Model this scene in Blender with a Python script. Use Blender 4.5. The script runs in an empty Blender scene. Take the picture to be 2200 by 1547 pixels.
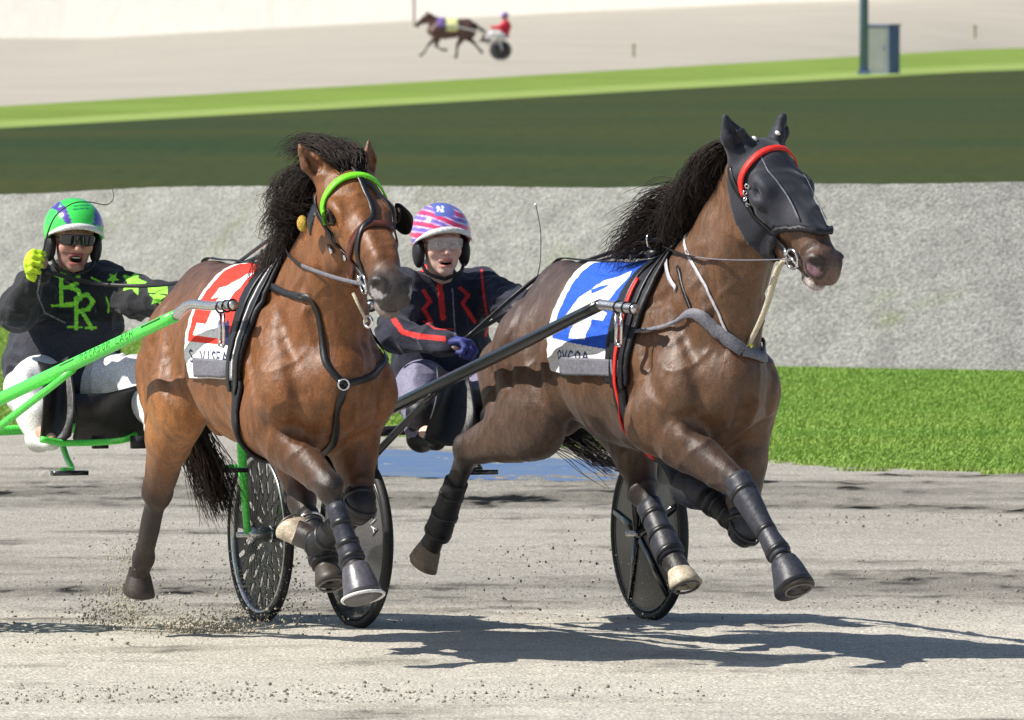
import bpy, math, random
import numpy as np
from mathutils import Vector

# ------------------------------------------------------------------ camera, world, sun
SC = bpy.context.scene
F = 21720.0; CX, CY = 1100.0, 773.5; HC = 2.48
PITCH = math.atan((CY + 4) / F)
CP, SP = math.cos(PITCH), math.sin(PITCH)
cam = bpy.data.cameras.new('camera'); camo = bpy.data.objects.new('camera', cam)
SC.collection.objects.link(camo); SC.camera = camo
camo.location = (0, 0, HC); camo.rotation_euler = (math.pi / 2 - PITCH, 0, 0)
cam.sensor_width = 36; cam.lens = F / 2200 * 36
cam.clip_start = 1; cam.clip_end = 9000
cam.dof.use_dof = True; cam.dof.focus_distance = 38.6; cam.dof.aperture_fstop = 16
SUN_AZ, SUN_EL = math.radians(11), math.radians(46)      # from picture left, a little towards the camera
sdir = Vector((-math.cos(SUN_AZ) * math.cos(SUN_EL), -math.sin(SUN_AZ) * math.cos(SUN_EL), math.sin(SUN_EL)))
w = bpy.data.worlds.new('World'); SC.world = w; w.use_nodes = True
nt = w.node_tree; bg = nt.nodes['Background']
sky = nt.nodes.new('ShaderNodeTexSky'); sky.sky_type = 'NISHITA'; sky.sun_disc = False
sky.sun_elevation = SUN_EL; sky.sun_rotation = math.atan2(sdir.x, sdir.y)
sky.air_density = 1.0; sky.dust_density = 1.0
nt.links.new(sky.outputs[0], bg.inputs[0]); bg.inputs[1].default_value = 0.085
sl = bpy.data.lights.new('sun', 'SUN'); slo = bpy.data.objects.new('sun', sl); SC.collection.objects.link(slo)
sl.energy = 5.0; sl.angle = math.radians(0.5); sl.color = (1.0, 0.95, 0.87)
slo.rotation_euler = sdir.to_track_quat('Z', 'Y').to_euler()
SC.view_settings.view_transform = 'Standard'; SC.view_settings.look = 'None'
SC.view_settings.gamma = 1.0; SC.view_settings.exposure = 0.33
SC.cycles.max_bounces = 6

# ------------------------------------------------------------------ helpers: camera maths used only to read positions off the photograph
A = np.array
def ray(px, py):
    x = (px - CX) / F; v = (CY - py) / F
    return A([x, CP + SP * v, -SP + CP * v])
def P(px, py, Y):
    r = ray(px, py); return A([0, 0, HC]) + r * Y / r[1]
def ground(px, py, z=0.0):
    r = ray(px, py); t = (z - HC) / r[2]; return A([0, 0, HC]) + r * t
class Frame:
    def __init__(s, o, deg):
        s.o = A(o, float); a = math.radians(deg); s.deg = deg
        s.f = A([math.sin(a), -math.cos(a), 0]); s.l = A([math.cos(a), math.sin(a), 0])
    def w(s, p): return s.o + s.f * p[0] + s.l * p[1] + A([0, 0, p[2]])
    def loc(s, p): q = A(p) - s.o; return A([q @ s.f, q @ s.l, q[2]])
    def H(s, px, py, yl):                    # where a sight line meets the plane y = yl of this frame
        C = A([0, 0, HC]); r = ray(px, py); t = (yl - (C - s.o) @ s.l) / (r @ s.l); q = C + r * t - s.o
        return A([q @ s.f, yl, q[2]])
    @property
    def rot(s): return math.atan2(s.f[1], s.f[0])

rng = np.random.default_rng(7); random.seed(7)
_T = rng.random((32, 32, 32)).astype(np.float32) * 2 - 1
def vnoise(p, sc=1.0, seed=0):
    p = np.asarray(p, float) * sc + seed * 7.31
    i = np.floor(p).astype(int); f = p - i; f = f * f * (3 - 2 * f)
    r = 0
    for dx in (0, 1):
        for dy in (0, 1):
            for dz in (0, 1):
                wt = (f[..., 0] if dx else 1 - f[..., 0]) * (f[..., 1] if dy else 1 - f[..., 1]) * (f[..., 2] if dz else 1 - f[..., 2])
                r = r + wt * _T[(i[..., 0] + dx) % 32, (i[..., 1] + dy) % 32, (i[..., 2] + dz) % 32]
    return r
def fbm(p, sc=1.0, n=3, seed=0):
    return sum(vnoise(p, sc * 2 ** k, seed + k) / 2 ** k for k in range(n))
def inpoly(x, y, poly):
    c = np.zeros(x.shape, bool); n = len(poly); j = n - 1
    for i in range(n):
        xi, yi = poly[i]; xj, yj = poly[j]
        m = ((yi > y) != (yj > y)) & (x < (xj - xi) * (y - yi) / ((yj - yi) if yj != yi else 1e-9) + xi)
        c ^= m; j = i
    return c
def nrm(v): v = A(v, float); return v / (np.linalg.norm(v) + 1e-12)

# ------------------------------------------------------------------ materials
MATS = {}
def mat(name, col, rough=0.6, spec=0.5, metal=0.0, coat=0.0, coatr=0.2, noise=None, bump=None, attr=None, sheen=0.0, trans=0.0, col2=None, emit=None, alpha=None, rn=None, stretch=None, grain=(170, .30)):
    """noise = (scale, amount[, seed colour col2]); bump = list of (scale, strength, distance)"""
    m = bpy.data.materials.new(name); m.use_nodes = True; t = m.node_tree; b = t.nodes['Principled BSDF']
    N, L = t.nodes.new, t.links.new
    b.inputs['Base Color'].default_value = (*col, 1); b.inputs['Roughness'].default_value = rough
    b.inputs['Specular IOR Level'].default_value = spec; b.inputs['Metallic'].default_value = metal
    b.inputs['Coat Weight'].default_value = coat; b.inputs['Coat Roughness'].default_value = coatr
    b.inputs['Sheen Weight'].default_value = sheen; b.inputs['Transmission Weight'].default_value = trans
    if alpha is not None: b.inputs['Alpha'].default_value = alpha
    tc = N('ShaderNodeTexCoord'); src = tc.outputs['Object']
    if stretch:
        mp = N('ShaderNodeMapping'); mp.inputs['Scale'].default_value = stretch; L(src, mp.inputs[0]); src = mp.outputs[0]
    c = None
    if attr:
        a = N('ShaderNodeAttribute'); a.attribute_name = attr; c = a.outputs['Color']
    if noise:
        n = N('ShaderNodeTexNoise'); n.inputs['Scale'].default_value = noise[0]; n.inputs['Detail'].default_value = 6
        n.inputs['Roughness'].default_value = 0.65; L(src, n.inputs['Vector'])
        r = N('ShaderNodeMapRange'); r.inputs[1].default_value = 0.35; r.inputs[2].default_value = 0.65; L(n.outputs[0], r.inputs[0])
        mx = N('ShaderNodeMix'); mx.data_type = 'RGBA'; L(r.outputs[0], mx.inputs[0])
        if col2 is not None:
            if c is not None: L(c, mx.inputs[6])
            else: mx.inputs[6].default_value = (*col, 1)
            mx.inputs[7].default_value = (*col2, 1)
        else:
            mx.blend_type = 'MIX'
            r.inputs[3].default_value = 1 - noise[1]; r.inputs[4].default_value = 1 + noise[1] * .6
            mx = N('ShaderNodeVectorMath'); mx.operation = 'SCALE'
            if c is not None: L(c, mx.inputs[0])
            else: mx.inputs[0].default_value = col
            L(r.outputs[0], mx.inputs['Scale'])
        c = mx.outputs[2] if col2 is not None else mx.outputs[0]
    if grain:
        n = N('ShaderNodeTexNoise'); n.inputs['Scale'].default_value = grain[0]; n.inputs['Detail'].default_value = 2; L(tc.outputs['Object'], n.inputs['Vector'])
        r = N('ShaderNodeMapRange'); r.inputs[1].default_value = .3; r.inputs[2].default_value = .7; r.inputs[3].default_value = 1 - grain[1]; r.inputs[4].default_value = 1 + grain[1]; L(n.outputs[0], r.inputs[0])
        v = N('ShaderNodeVectorMath'); v.operation = 'SCALE'
        if c is not None: L(c, v.inputs[0])
        else: v.inputs[0].default_value = col
        L(r.outputs[0], v.inputs['Scale']); c = v.outputs[0]
    if c is not None: L(c, b.inputs['Base Color'])
    if rn:
        n = N('ShaderNodeTexNoise'); n.inputs['Scale'].default_value = rn[0]; L(src, n.inputs['Vector'])
        r = N('ShaderNodeMapRange'); r.inputs[3].default_value = rough - rn[1]; r.inputs[4].default_value = rough + rn[1]
        L(n.outputs[0], r.inputs[0]); L(r.outputs[0], b.inputs['Roughness'])
    prev = None
    for (s, st, d) in (bump or []):
        n = N('ShaderNodeTexNoise'); n.inputs['Scale'].default_value = s; n.inputs['Detail'].default_value = 5; L(src, n.inputs['Vector'])
        bp = N('ShaderNodeBump'); bp.inputs['Strength'].default_value = st; bp.inputs['Distance'].default_value = d
        L(n.outputs[0], bp.inputs['Height'])
        if prev: L(prev, bp.inputs['Normal'])
        prev = bp.outputs[0]
    if prev: L(prev, b.inputs['Normal'])
    MATS[name] = m; return m

# ------------------------------------------------------------------ object helpers
COL = SC.collection
def mk(name, V, Fc, m=None, parent=None, smooth=True, colors=None, matidx=None):
    me = bpy.data.meshes.new(name)
    V = np.asarray(V, float)
    if isinstance(Fc, np.ndarray): Fc = Fc.tolist()
    me.from_pydata(V.tolist(), [], Fc)
    if m is not None:
        for q in (m if isinstance(m, (list, tuple)) else [m]): me.materials.append(q)
    if matidx is not None: me.polygons.foreach_set('material_index', np.asarray(matidx, np.int32))
    if smooth: me.polygons.foreach_set('use_smooth', np.ones(len(me.polygons), bool))
    if colors is not None:
        at = me.color_attributes.new('tint', 'FLOAT_COLOR', 'POINT')
        c4 = np.ones((len(V), 4), np.float32); c4[:, :3] = colors; at.data.foreach_set('color', c4.ravel())
    me.validate(); me.update()
    o = bpy.data.objects.new(name, me); COL.objects.link(o)
    if parent is not None: o.parent = parent
    return o
def empty(name, loc, rz=0.0):
    o = bpy.data.objects.new(name, None); COL.objects.link(o); o.location = loc; o.rotation_euler = (0, 0, rz)
    o.empty_display_size = .2; return o
def tag(o, label=None, cat=None, group=None, kind=None):
    if label: o['label'] = label
    if cat: o['category'] = cat
    if group: o['group'] = group
    if kind: o['kind'] = kind
    return o

class MB:
    """collects shapes; build() links them as one mesh"""
    def __init__(s): s.V = []; s.F = []; s.n = 0
    def add(s, V, Fc):
        V = np.asarray(V, float); s.V.append(V)
        s.F += [tuple(int(i) + s.n for i in f) for f in Fc]; s.n += len(V); return s
    def build(s, name, m, parent=None, smooth=True): return mk(name, np.vstack(s.V), s.F, m, parent, smooth)
def catmull(pts, n=6):
    pts = [A(p, float) for p in pts]
    if len(pts) < 3: return A([pts[0] + (pts[-1] - pts[0]) * t for t in np.linspace(0, 1, n + 1)])
    q = [2 * pts[0] - pts[1]] + pts + [2 * pts[-1] - pts[-2]]; out = []
    for i in range(1, len(q) - 2):
        for t in np.linspace(0, 1, n, endpoint=False):
            a, b, c, d = q[i - 1], q[i], q[i + 1], q[i + 2]
            out.append(.5 * (2 * b + (c - a) * t + (2 * a - 5 * b + 4 * c - d) * t * t + (3 * b - a - 3 * c + d) * t ** 3))
    out.append(pts[-1]); return A(out)
def frames(pts, u0):
    T = np.gradient(pts, axis=0); T /= np.linalg.norm(T, axis=1)[:, None] + 1e-12
    U = []; u = A(u0, float)
    for t in T:
        u = u - t * (u @ t)
        if np.linalg.norm(u) < 1e-4: u = np.cross(t, [0.3, 0.5, .8])
        u = u / np.linalg.norm(u); U.append(u)
    U = A(U); return T, U, np.cross(T, U)
def loft(pts, ru, rw=None, u0=(0, 0, 1), seg=12, caps=True):
    pts = np.asarray(pts, float); n = len(pts)
    ru = np.broadcast_to(ru, (n,)) if np.ndim(ru) == 0 else np.interp(np.linspace(0, 1, n), np.linspace(0, 1, len(ru)), ru)
    rw = ru if rw is None else (np.broadcast_to(rw, (n,)) if np.ndim(rw) == 0 else np.interp(np.linspace(0, 1, n), np.linspace(0, 1, len(rw)), rw))
    T, U, W = frames(pts, u0); a = np.linspace(0, 2 * math.pi, seg, endpoint=False)
    V = pts[:, None] + U[:, None] * (np.cos(a)[None, :, None] * ru[:, None, None]) + W[:, None] * (np.sin(a)[None, :, None] * rw[:, None, None])
    Fc = [(i * seg + j, i * seg + (j + 1) % seg, (i + 1) * seg + (j + 1) % seg, (i + 1) * seg + j) for i in range(n - 1) for j in range(seg)]
    if caps: Fc += [tuple(range(seg))[::-1], tuple((n - 1) * seg + j for j in range(seg))]
    return V.reshape(-1, 3), Fc
def tube(pts, r, sub=6, seg=10, u0=(0.1, 0.2, 1)):
    return loft(catmull(pts, sub) if len(pts) > 2 else A([A(pts[0], float), A(pts[1], float)]), r, None, u0, seg)
def bar(a, b, r, seg=10): return loft(A([a, b], float), r, None, (0.1, 0.2, 1), seg)
def boxm(c, s, R=None):
    c = A(c, float); s = A(s, float) / 2
    v = A([[x, y, z] for x in (-1, 1) for y in (-1, 1) for z in (-1, 1)]) * s
    if R is not None: v = v @ A(R).T
    return v + c, [(0, 1, 3, 2), (4, 6, 7, 5), (0, 4, 5, 1), (2, 3, 7, 6), (0, 2, 6, 4), (1, 5, 7, 3)]
def torus(c, R, r, ax, seg=64, ts=10, rw=None):
    ax = nrm(ax); u = nrm(np.cross(ax, [0.01, 0.02, 1])); v = np.cross(ax, u); V = []
    rw = rw or r
    for i in range(seg):
        a = 2 * math.pi * i / seg; d = u * math.cos(a) + v * math.sin(a)
        for j in range(ts):
            b = 2 * math.pi * j / ts; V.append(A(c) + d * (R + r * math.cos(b)) + ax * (rw * math.sin(b)))
    Fc = [(i * ts + j, ((i + 1) % seg) * ts + j, ((i + 1) % seg) * ts + (j + 1) % ts, i * ts + (j + 1) % ts) for i in range(seg) for j in range(ts)]
    return A(V), Fc
def ellips(c, r, R=None, nu=20, nv=12):
    V = []; 
    for i in range(nv + 1):
        th = math.pi * i / nv
        for j in range(nu):
            ph = 2 * math.pi * j / nu; V.append([math.sin(th) * math.cos(ph), math.sin(th) * math.sin(ph), math.cos(th)])
    V = A(V) * A(r)
    if R is not None: V = V @ A(R).T
    Fc = [(i * nu + j, i * nu + nu + j, i * nu + nu + (j + 1) % nu, i * nu + (j + 1) % nu) for i in range(nv) for j in range(nu)]
    return V + A(c), Fc
def ring(c, R, r, ax): return torus(c, R, r, ax, 20, 6)

# ------------------------------------------------------------------ signed distance bodies
class SDF:
    def __init__(s): s.p = []; s.disp = None
    def cone(s, a, b, ra, rb, u=(0, 1, 0), k=.03, sub=False, dark=0.0, M=None):
        ra = (ra, ra) if np.isscalar(ra) else ra; rb = (rb, rb) if np.isscalar(rb) else rb
        a = A(a, float); b = A(b, float); u = A(u, float)
        if M is not None:
            a = M[0] + M[1] @ (a * M[2]); b = M[0] + M[1] @ (b * M[2]); u = M[1] @ u
            ra = (ra[0] * M[2][1], ra[1] * M[2][1]); rb = (rb[0] * M[2][1], rb[1] * M[2][1])
        s.p.append(('c', a, b, ra, rb, nrm(u), k, sub, dark)); return s
    def chain(s, pts, rs, **kw):
        for i in range(len(pts) - 1): s.cone(pts[i], pts[i + 1], rs[i], rs[i + 1], **kw)
        return s
    def ell(s, c, r, R=None, k=.03, sub=False, dark=0.0, M=None):
        c = A(c, float); R = np.eye(3) if R is None else A(R, float)
        r = A(r, float)
        if M is not None: c = M[0] + M[1] @ (c * M[2]); R = M[1] @ R; r = r * M[2]
        s.p.append(('e', c, r, R, None, None, k, sub, dark)); return s
    @staticmethod
    def d1(q, X):
        if q[0] == 'c':
            _, a, b, ra, rb, u = q[:6]; ab = b - a; L = ab @ ab + 1e-12
            t = np.clip(((X - a) @ ab) / L, 0, 1); v = X - a - t[..., None] * ab
            du = v @ u; vl2 = (v * v).sum(-1); dw2 = np.maximum(vl2 - du * du, 0)
            ru = ra[0] + (rb[0] - ra[0]) * t; rw = ra[1] + (rb[1] - ra[1]) * t
            qq = np.sqrt(du * du / ru ** 2 + dw2 / rw ** 2) + 1e-6; vl = np.sqrt(vl2)
            return np.where(vl > 1e-5, vl * (1 - 1 / qq), -np.minimum(ru, rw))
        _, c, r, R = q[:4]
        v = (X - c) @ R; qq = np.sqrt(((v / r) ** 2).sum(-1)) + 1e-6; vl = np.sqrt((v * v).sum(-1))
        return np.where(vl > 1e-5, vl * (1 - 1 / qq), -r.min())
    @staticmethod
    def comb(f, d, k, sub):
        if sub: d = -d; h = np.maximum(k - np.abs(f - d), 0) / k; return np.maximum(f, d) + h * h * k * .25
        h = np.maximum(k - np.abs(f - d), 0) / k; return np.minimum(f, d) - h * h * k * .25
    def ev(s, X):
        X = np.asarray(X, float); f = np.full(X.shape[:-1], 1.0)
        lo, hi = X.reshape(-1, 3).min(0) - .16, X.reshape(-1, 3).max(0) + .16
        if len(getattr(s, 'bbs', ())) != len(s.p): s.bbs = [s.bb(q) for q in s.p]
        for q, (b0, b1) in zip(s.p, s.bbs):
            if (b1 < lo).any() or (b0 > hi).any(): continue
            f = s.comb(f, s.d1(q, X), q[6], q[7])
        return f
    def darkness(s, X, sh=.02):
        num = 0; den = 1e-9
        for q in s.p:
            if q[7]: continue
            wt = np.exp(-np.clip(s.d1(q, X), -.02, .5) / sh); num = num + wt * q[8]; den = den + wt
        return num / den
    def bb(s, q):
        if q[0] == 'c':
            r = max(*q[3], *q[4]); return np.minimum(q[1], q[2]) - r, np.maximum(q[1], q[2]) + r
        e = np.sqrt(((q[3] * q[2]) ** 2).sum(1)); return q[1] - e, q[1] + e
    def mesh(s, h=.01, smooth=1, disp=None, lo=None, hi=None):
        bs = [s.bb(q) for q in s.p if not q[7]]
        L = np.min([b[0] for b in bs], 0) - 3 * h; Hh = np.max([b[1] for b in bs], 0) + 3 * h
        if lo is not None: L = np.maximum(L, lo)
        if hi is not None: Hh = np.minimum(Hh, hi)
        n = np.ceil((Hh - L) / h).astype(int) + 1
        ax = [L[i] + h * np.arange(n[i]) for i in range(3)]
        f = np.full(n, 1.0, np.float32)
        for q in s.p:
            b0, b1 = s.bb(q); m = q[6] + 2 * h
            i0 = np.clip(np.floor((b0 - m - L) / h).astype(int), 0, n); i1 = np.clip(np.ceil((b1 + m - L) / h).astype(int) + 1, 0, n)
            if (i1 <= i0).any(): continue
            X = np.stack(np.meshgrid(*[ax[i][i0[i]:i1[i]] for i in range(3)], indexing='ij'), -1)
            sl_ = tuple(slice(i0[i], i1[i]) for i in range(3))
            f[sl_] = s.comb(f[sl_], s.d1(q, X).astype(np.float32), q[6], q[7])
        V, Fc = surfnets(f, L, h)
        for _ in range(smooth): V = lap(V, Fc, .5)
        if disp is not None:
            N = vnormals(V, Fc); V = V + N * disp(V, N)[:, None]
        return V, Fc
    def project(s, X, off=0.0, it=8):
        X = np.array(X, float); e = 1e-3
        for _ in range(it):
            d = s.ev(X); g = np.stack([s.ev(X + A(v)) - d for v in ((e, 0, 0), (0, e, 0), (0, 0, e))], -1) / e
            gl = np.linalg.norm(g, axis=-1, keepdims=True) + 1e-9
            X = X - g / gl * np.clip((d - off) / np.maximum(gl[..., 0], .4), -.08, .08)[..., None]
        return X, g / gl
def surfnets(f, org, h):
    s = f < 0; n = np.array(f.shape)
    c = np.zeros(n - 1, np.int8)
    for a in (0, 1):
        for b in (0, 1):
            for d in (0, 1): c += s[a:n[0] - 1 + a, b:n[1] - 1 + b, d:n[2] - 1 + d]
    mx = (c > 0) & (c < 8); idx = np.full(mx.shape, -1, np.int64); I, J, K = np.nonzero(mx); idx[mx] = np.arange(len(I))
    acc = np.zeros((len(I), 3)); cnt = np.zeros(len(I))
    cor = [(a, b, d) for a in (0, 1) for b in (0, 1) for d in (0, 1)]
    for x in cor:
        for ax in range(3):
            if x[ax]: continue
            y = list(x); y[ax] = 1
            fa = f[I + x[0], J + x[1], K + x[2]]; fb = f[I + y[0], J + y[1], K + y[2]]
            m = (fa < 0) != (fb < 0); t = np.where(m, fa / np.where(m, fa - fb, 1), 0)
            p = np.tile(A(x, float), (len(I), 1)); p[:, ax] += t; acc[m] += p[m]; cnt += m
    V = org + h * (np.stack([I, J, K], 1) + acc / np.maximum(cnt, 1)[:, None])
    Q = []
    for ax in range(3):
        b_, c_ = (ax + 1) % 3, (ax + 2) % 3
        s0 = np.moveaxis(s, (ax, b_, c_), (0, 1, 2)); ii = np.moveaxis(idx, (ax, b_, c_), (0, 1, 2))
        m = s0[:-1, 1:-1, 1:-1] != s0[1:, 1:-1, 1:-1]; i, j, k = np.nonzero(m); j = j + 1; k = k + 1
        q = np.stack([ii[i, j - 1, k - 1], ii[i, j, k - 1], ii[i, j, k], ii[i, j - 1, k]], 1)
        fl = ~s0[i, j, k]; q[fl] = q[fl][:, ::-1]; Q.append(q)
    Q = np.vstack(Q); Q = Q[(Q >= 0).all(1)]
    return V, Q
def lap(V, Q, a):
    acc = np.zeros_like(V); cnt = np.zeros(len(V))
    for i in range(4):
        x, y = Q[:, i], Q[:, (i + 1) % 4]
        for c in range(3):
            acc[:, c] += np.bincount(x, V[y, c], len(V)) + np.bincount(y, V[x, c], len(V))
        cnt += np.bincount(x, minlength=len(V)) + np.bincount(y, minlength=len(V))
    return V * (1 - a) + a * acc / np.maximum(cnt, 1)[:, None]
def vnormals(V, Q):
    n = np.cross(V[Q[:, 2]] - V[Q[:, 0]], V[Q[:, 3]] - V[Q[:, 1]]); N = np.zeros_like(V)
    for i in range(4):
        for c in range(3): N[:, c] += np.bincount(Q[:, i], n[:, c], len(V))
    return N / (np.linalg.norm(N, axis=1)[:, None] + 1e-12)
def hexs(h):
    h = h.lstrip('#'); return tuple(((int(h[i:i + 2], 16) / 255 + .055) / 1.055) ** 2.4 if int(h[i:i + 2], 16) > 10 else int(h[i:i + 2], 16) / 255 / 12.92 for i in (0, 2, 4))

# ribbon lying on a signed distance body
def strap(sdf, pts, width, off=.006, thick=.005, closed=False, wfun=None, raw=False, sub=8):
    c = catmull(pts, sub) if not raw else A(pts)
    X, N = sdf.project(c, off)
    for _ in range(4): X[1:-1] = (X[:-2] + 2 * X[1:-1] + X[2:]) / 4
    T = np.gradient(X, axis=0); T /= np.linalg.norm(T, axis=1)[:, None] + 1e-9
    S = np.cross(N, T); S /= np.linalg.norm(S, axis=1)[:, None] + 1e-9
    wd = np.full(len(X), width) if wfun is None else A([wfun(t) for t in np.linspace(0, 1, len(X))])
    L_, NL = sdf.project(X - S * wd[:, None] / 2, off, 4); R_, NR = sdf.project(X + S * wd[:, None] / 2, off, 4)
    V = np.stack([L_, L_ + NL * thick, X + N * thick * 1.1, R_ + NR * thick, R_], 1).reshape(-1, 3); n = len(X); Fc = []
    for i in range(n - 1):
        for j in range(5):
            a = i * 5 + j; b = i * 5 + (j + 1) % 5; Fc.append((a, b, b + 5, a + 5))
    Fc += [(4, 3, 2, 1, 0), tuple((n - 1) * 5 + j for j in range(5))]
    return V, Fc
# strip hanging free in the air
def ribbon(pts, width, thick=.004, u0=(0, 0, 1), sub=8):
    return loft(catmull(pts, sub), width / 2, thick / 2, u0, 6)

# ------------------------------------------------------------------ materials used all over
M_sand = mat('track_sand', (.43, .405, .36), .95, .2, attr='tint', noise=(14, .12), bump=[(60, .6, .02), (200, .5, .008)], grain=(90, .42))
M_sandfar = mat('far_sand', (.43, .395, .33), .95, .2, noise=(.12, .08), bump=[(8, .3, .05)])
M_clod = mat('damp_clods', (.29, .26, .21), .95, .2, noise=(20, .35))
M_gravel = mat('gravel_bank', (.43, .43, .41), .95, .2, attr='tint', noise=(34, .42), bump=[(40, .6, .03)], grain=(90, .35))
M_grass = mat('mown_grass', (.22, .32, .06), .8, .3, noise=(2.2, .2), bump=[(30, .8, .05)])
M_blade = mat('grass_blades', (.19, .33, .05), .6, .35, attr='tint')
M_shadeturf = mat('turf_painted_shade', (.030, .053, .020), .95, .1, noise=(.05, .3), bump=[(3, .4, .1)], col2=(.054, .062, .018), grain=(4.0, .35))  # shade over the infield is put into this dark turf colour
M_fargrass = mat('far_grass', (.19, .28, .045), .9, .2, noise=(.16, .22), bump=[(3, .5, .1)])
M_puddle = mat('sky_tinted_water', (.045, .12, .33), .3, .5, noise=(2.2, .15), col2=(.12, .17, .27), rn=(6, .08), bump=[(4, .03, .01)])  # the sky's blue reflection is painted into the water's base colour
M_white = mat('white_paint', (.56, .55, .52), .6, .3, noise=(1, .06))
M_rust = mat('faded_pink_paint', (.62, .52, .48), .6)
M_slate = mat('blue_grey_steel', (.14, .20, .36), .5, .5, noise=(3, .1))
M_cab = mat('grey_cabinet', (.21, .23, .22), .6, .4, noise=(2, .12))
M_wood = mat('weathered_stake', (.32, .30, .17), .8)

# ------------------------------------------------------------------ the setting
def sheet(name, near, far, z0, m, ny=24, ztop=None, nx=40):
    """ground zone between two edges given as ground points from left to right"""
    near = A(near, float); far = A(far, float); V = []
    def along(e, n):
        t = np.linspace(0, 1, n); d = np.linspace(0, 1, len(e)); return np.stack([np.interp(t, d, e[:, i]) for i in range(3)], 1)
    a, b = along(near, nx), along(far, nx)
    for s in np.linspace(0, 1, ny): V.append(a + (b - a) * s)
    V = np.vstack(V); V[:, 2] += z0
    Fc = [(j * nx + i, j * nx + i + 1, (j + 1) * nx + i + 1, (j + 1) * nx + i) for j in range(ny - 1) for i in range(nx - 1)]
    return tag(mk(name, V, Fc, m), kind='structure')
# one base sheet reaching the horizon
tag(mk('ground', [(-3000, -60, -.12), (3000, -60, -.12), (3000, 8000, -.12), (-3000, 8000, -.12)], [(0, 1, 2, 3)], M_sandfar), kind='structure')

# the racing surface: real relief of harrow lines, hoof pits and wheel ruts
def track_height(x, y):
    p = np.stack([x, y, x * 0], -1)
    u = x * math.cos(.5) + y * math.sin(.5); v = -x * math.sin(.5) + y * math.cos(.5)
    q = np.stack([u * .55, v * 1.0, x * 0], -1)
    big = fbm(q, .5, 3, 3)
    rough = np.clip(fbm(q, .35, 2, 11) + .15, 0, 1)
    fine = fbm(p, 9, 3, 5)
    clod = np.clip(vnoise(p, 22, 9) - .25, 0, 1) * 1.3 + np.clip(vnoise(p, 45, 19) - .2, 0, 1) * .5
    return .012 * big + .0045 * fine + rough * .011 * clod + .002 * clod
xs = np.concatenate([np.arange(-16, -6, .5), np.arange(-6, -2.6, .10), np.arange(-2.6, 2.9, .013), np.arange(2.9, 8, .10), np.arange(8, 18, .5)])
ys = np.concatenate([np.arange(20, 34.6, .3), np.arange(34.6, 42, .026), np.arange(42, 56, .07), np.arange(56, 70, 1)])
X, Y = np.meshgrid(xs, ys); Z = track_height(X, Y)
q3 = np.stack([X * .45, Y * 1.0, X * 0], -1)
wav = .9 * fbm(q3, .5, 2, 31)
band = np.exp(-((Y + wav - 42.6) / 1.5) ** 2) * .75 + np.exp(-((Y + wav - 50.2) / 2.2) ** 2) * .8
churn = np.clip(fbm(q3, 2.2, 4, 37) * .9 + band * 1.1 - .25, 0, 1)
Z = Z + churn * (.010 * np.clip(vnoise(np.stack([X, Y * .6, X * 0], -1), 11, 41), 0, 1) + .006 * np.clip(vnoise(np.stack([X, Y * .6, X * 0], -1), 26, 43), 0, 1))
clump = np.clip(vnoise(np.stack([X, Y * .5, X * 0], -1), 7, 45) * 1.5 + vnoise(np.stack([X, Y * .6, X * 0], -1), 19, 47) - .15, 0, 1) * churn
tcol = (A([.40, .375, .325]) + A([.13, .122, .10]) * np.clip((41.2 - Y) / 1.2 + .4 * fbm(q3, 1.2, 2, 9), 0, 1)[..., None]) * (1 - .22 * np.clip(band, 0, 1) - .38 * churn - .60 * clump + .07 * fbm(q3, 3, 2, 51))[..., None]
tcol = tcol * (1 - .04 * churn[..., None] * A([0, .3, 1.2]))
V = np.stack([X, Y, Z], -1).reshape(-1, 3); nx = len(xs); ny = len(ys)
ii = (np.arange(ny - 1)[:, None] * nx + np.arange(nx - 1)[None]).ravel()
Q = np.stack([ii, ii + 1, ii + nx + 1, ii + nx], 1)
en_ = A([ground(*q) for q in ((-4500, 830), (-700, 905), (0, 925), (400, 920), (840, 938), (1100, 945), (1240, 965), (1330, 978), (1480, 975), (1600, 988), (1800, 1005), (2000, 1012), (2200, 1018), (2900, 1030), (7000, 1070))])
yed = np.interp(V[:, 0] / V[:, 1], en_[:, 0] / en_[:, 1], en_[:, 1]); V[:, 2] -= .2 * np.clip((V[:, 1] - yed - .25) / .8, 0, 1)   # the racing surface dips away under the turf
tag(mk('race_track', V, Q, M_sand, colors=tcol.reshape(-1, 3)), kind='structure')

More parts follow.
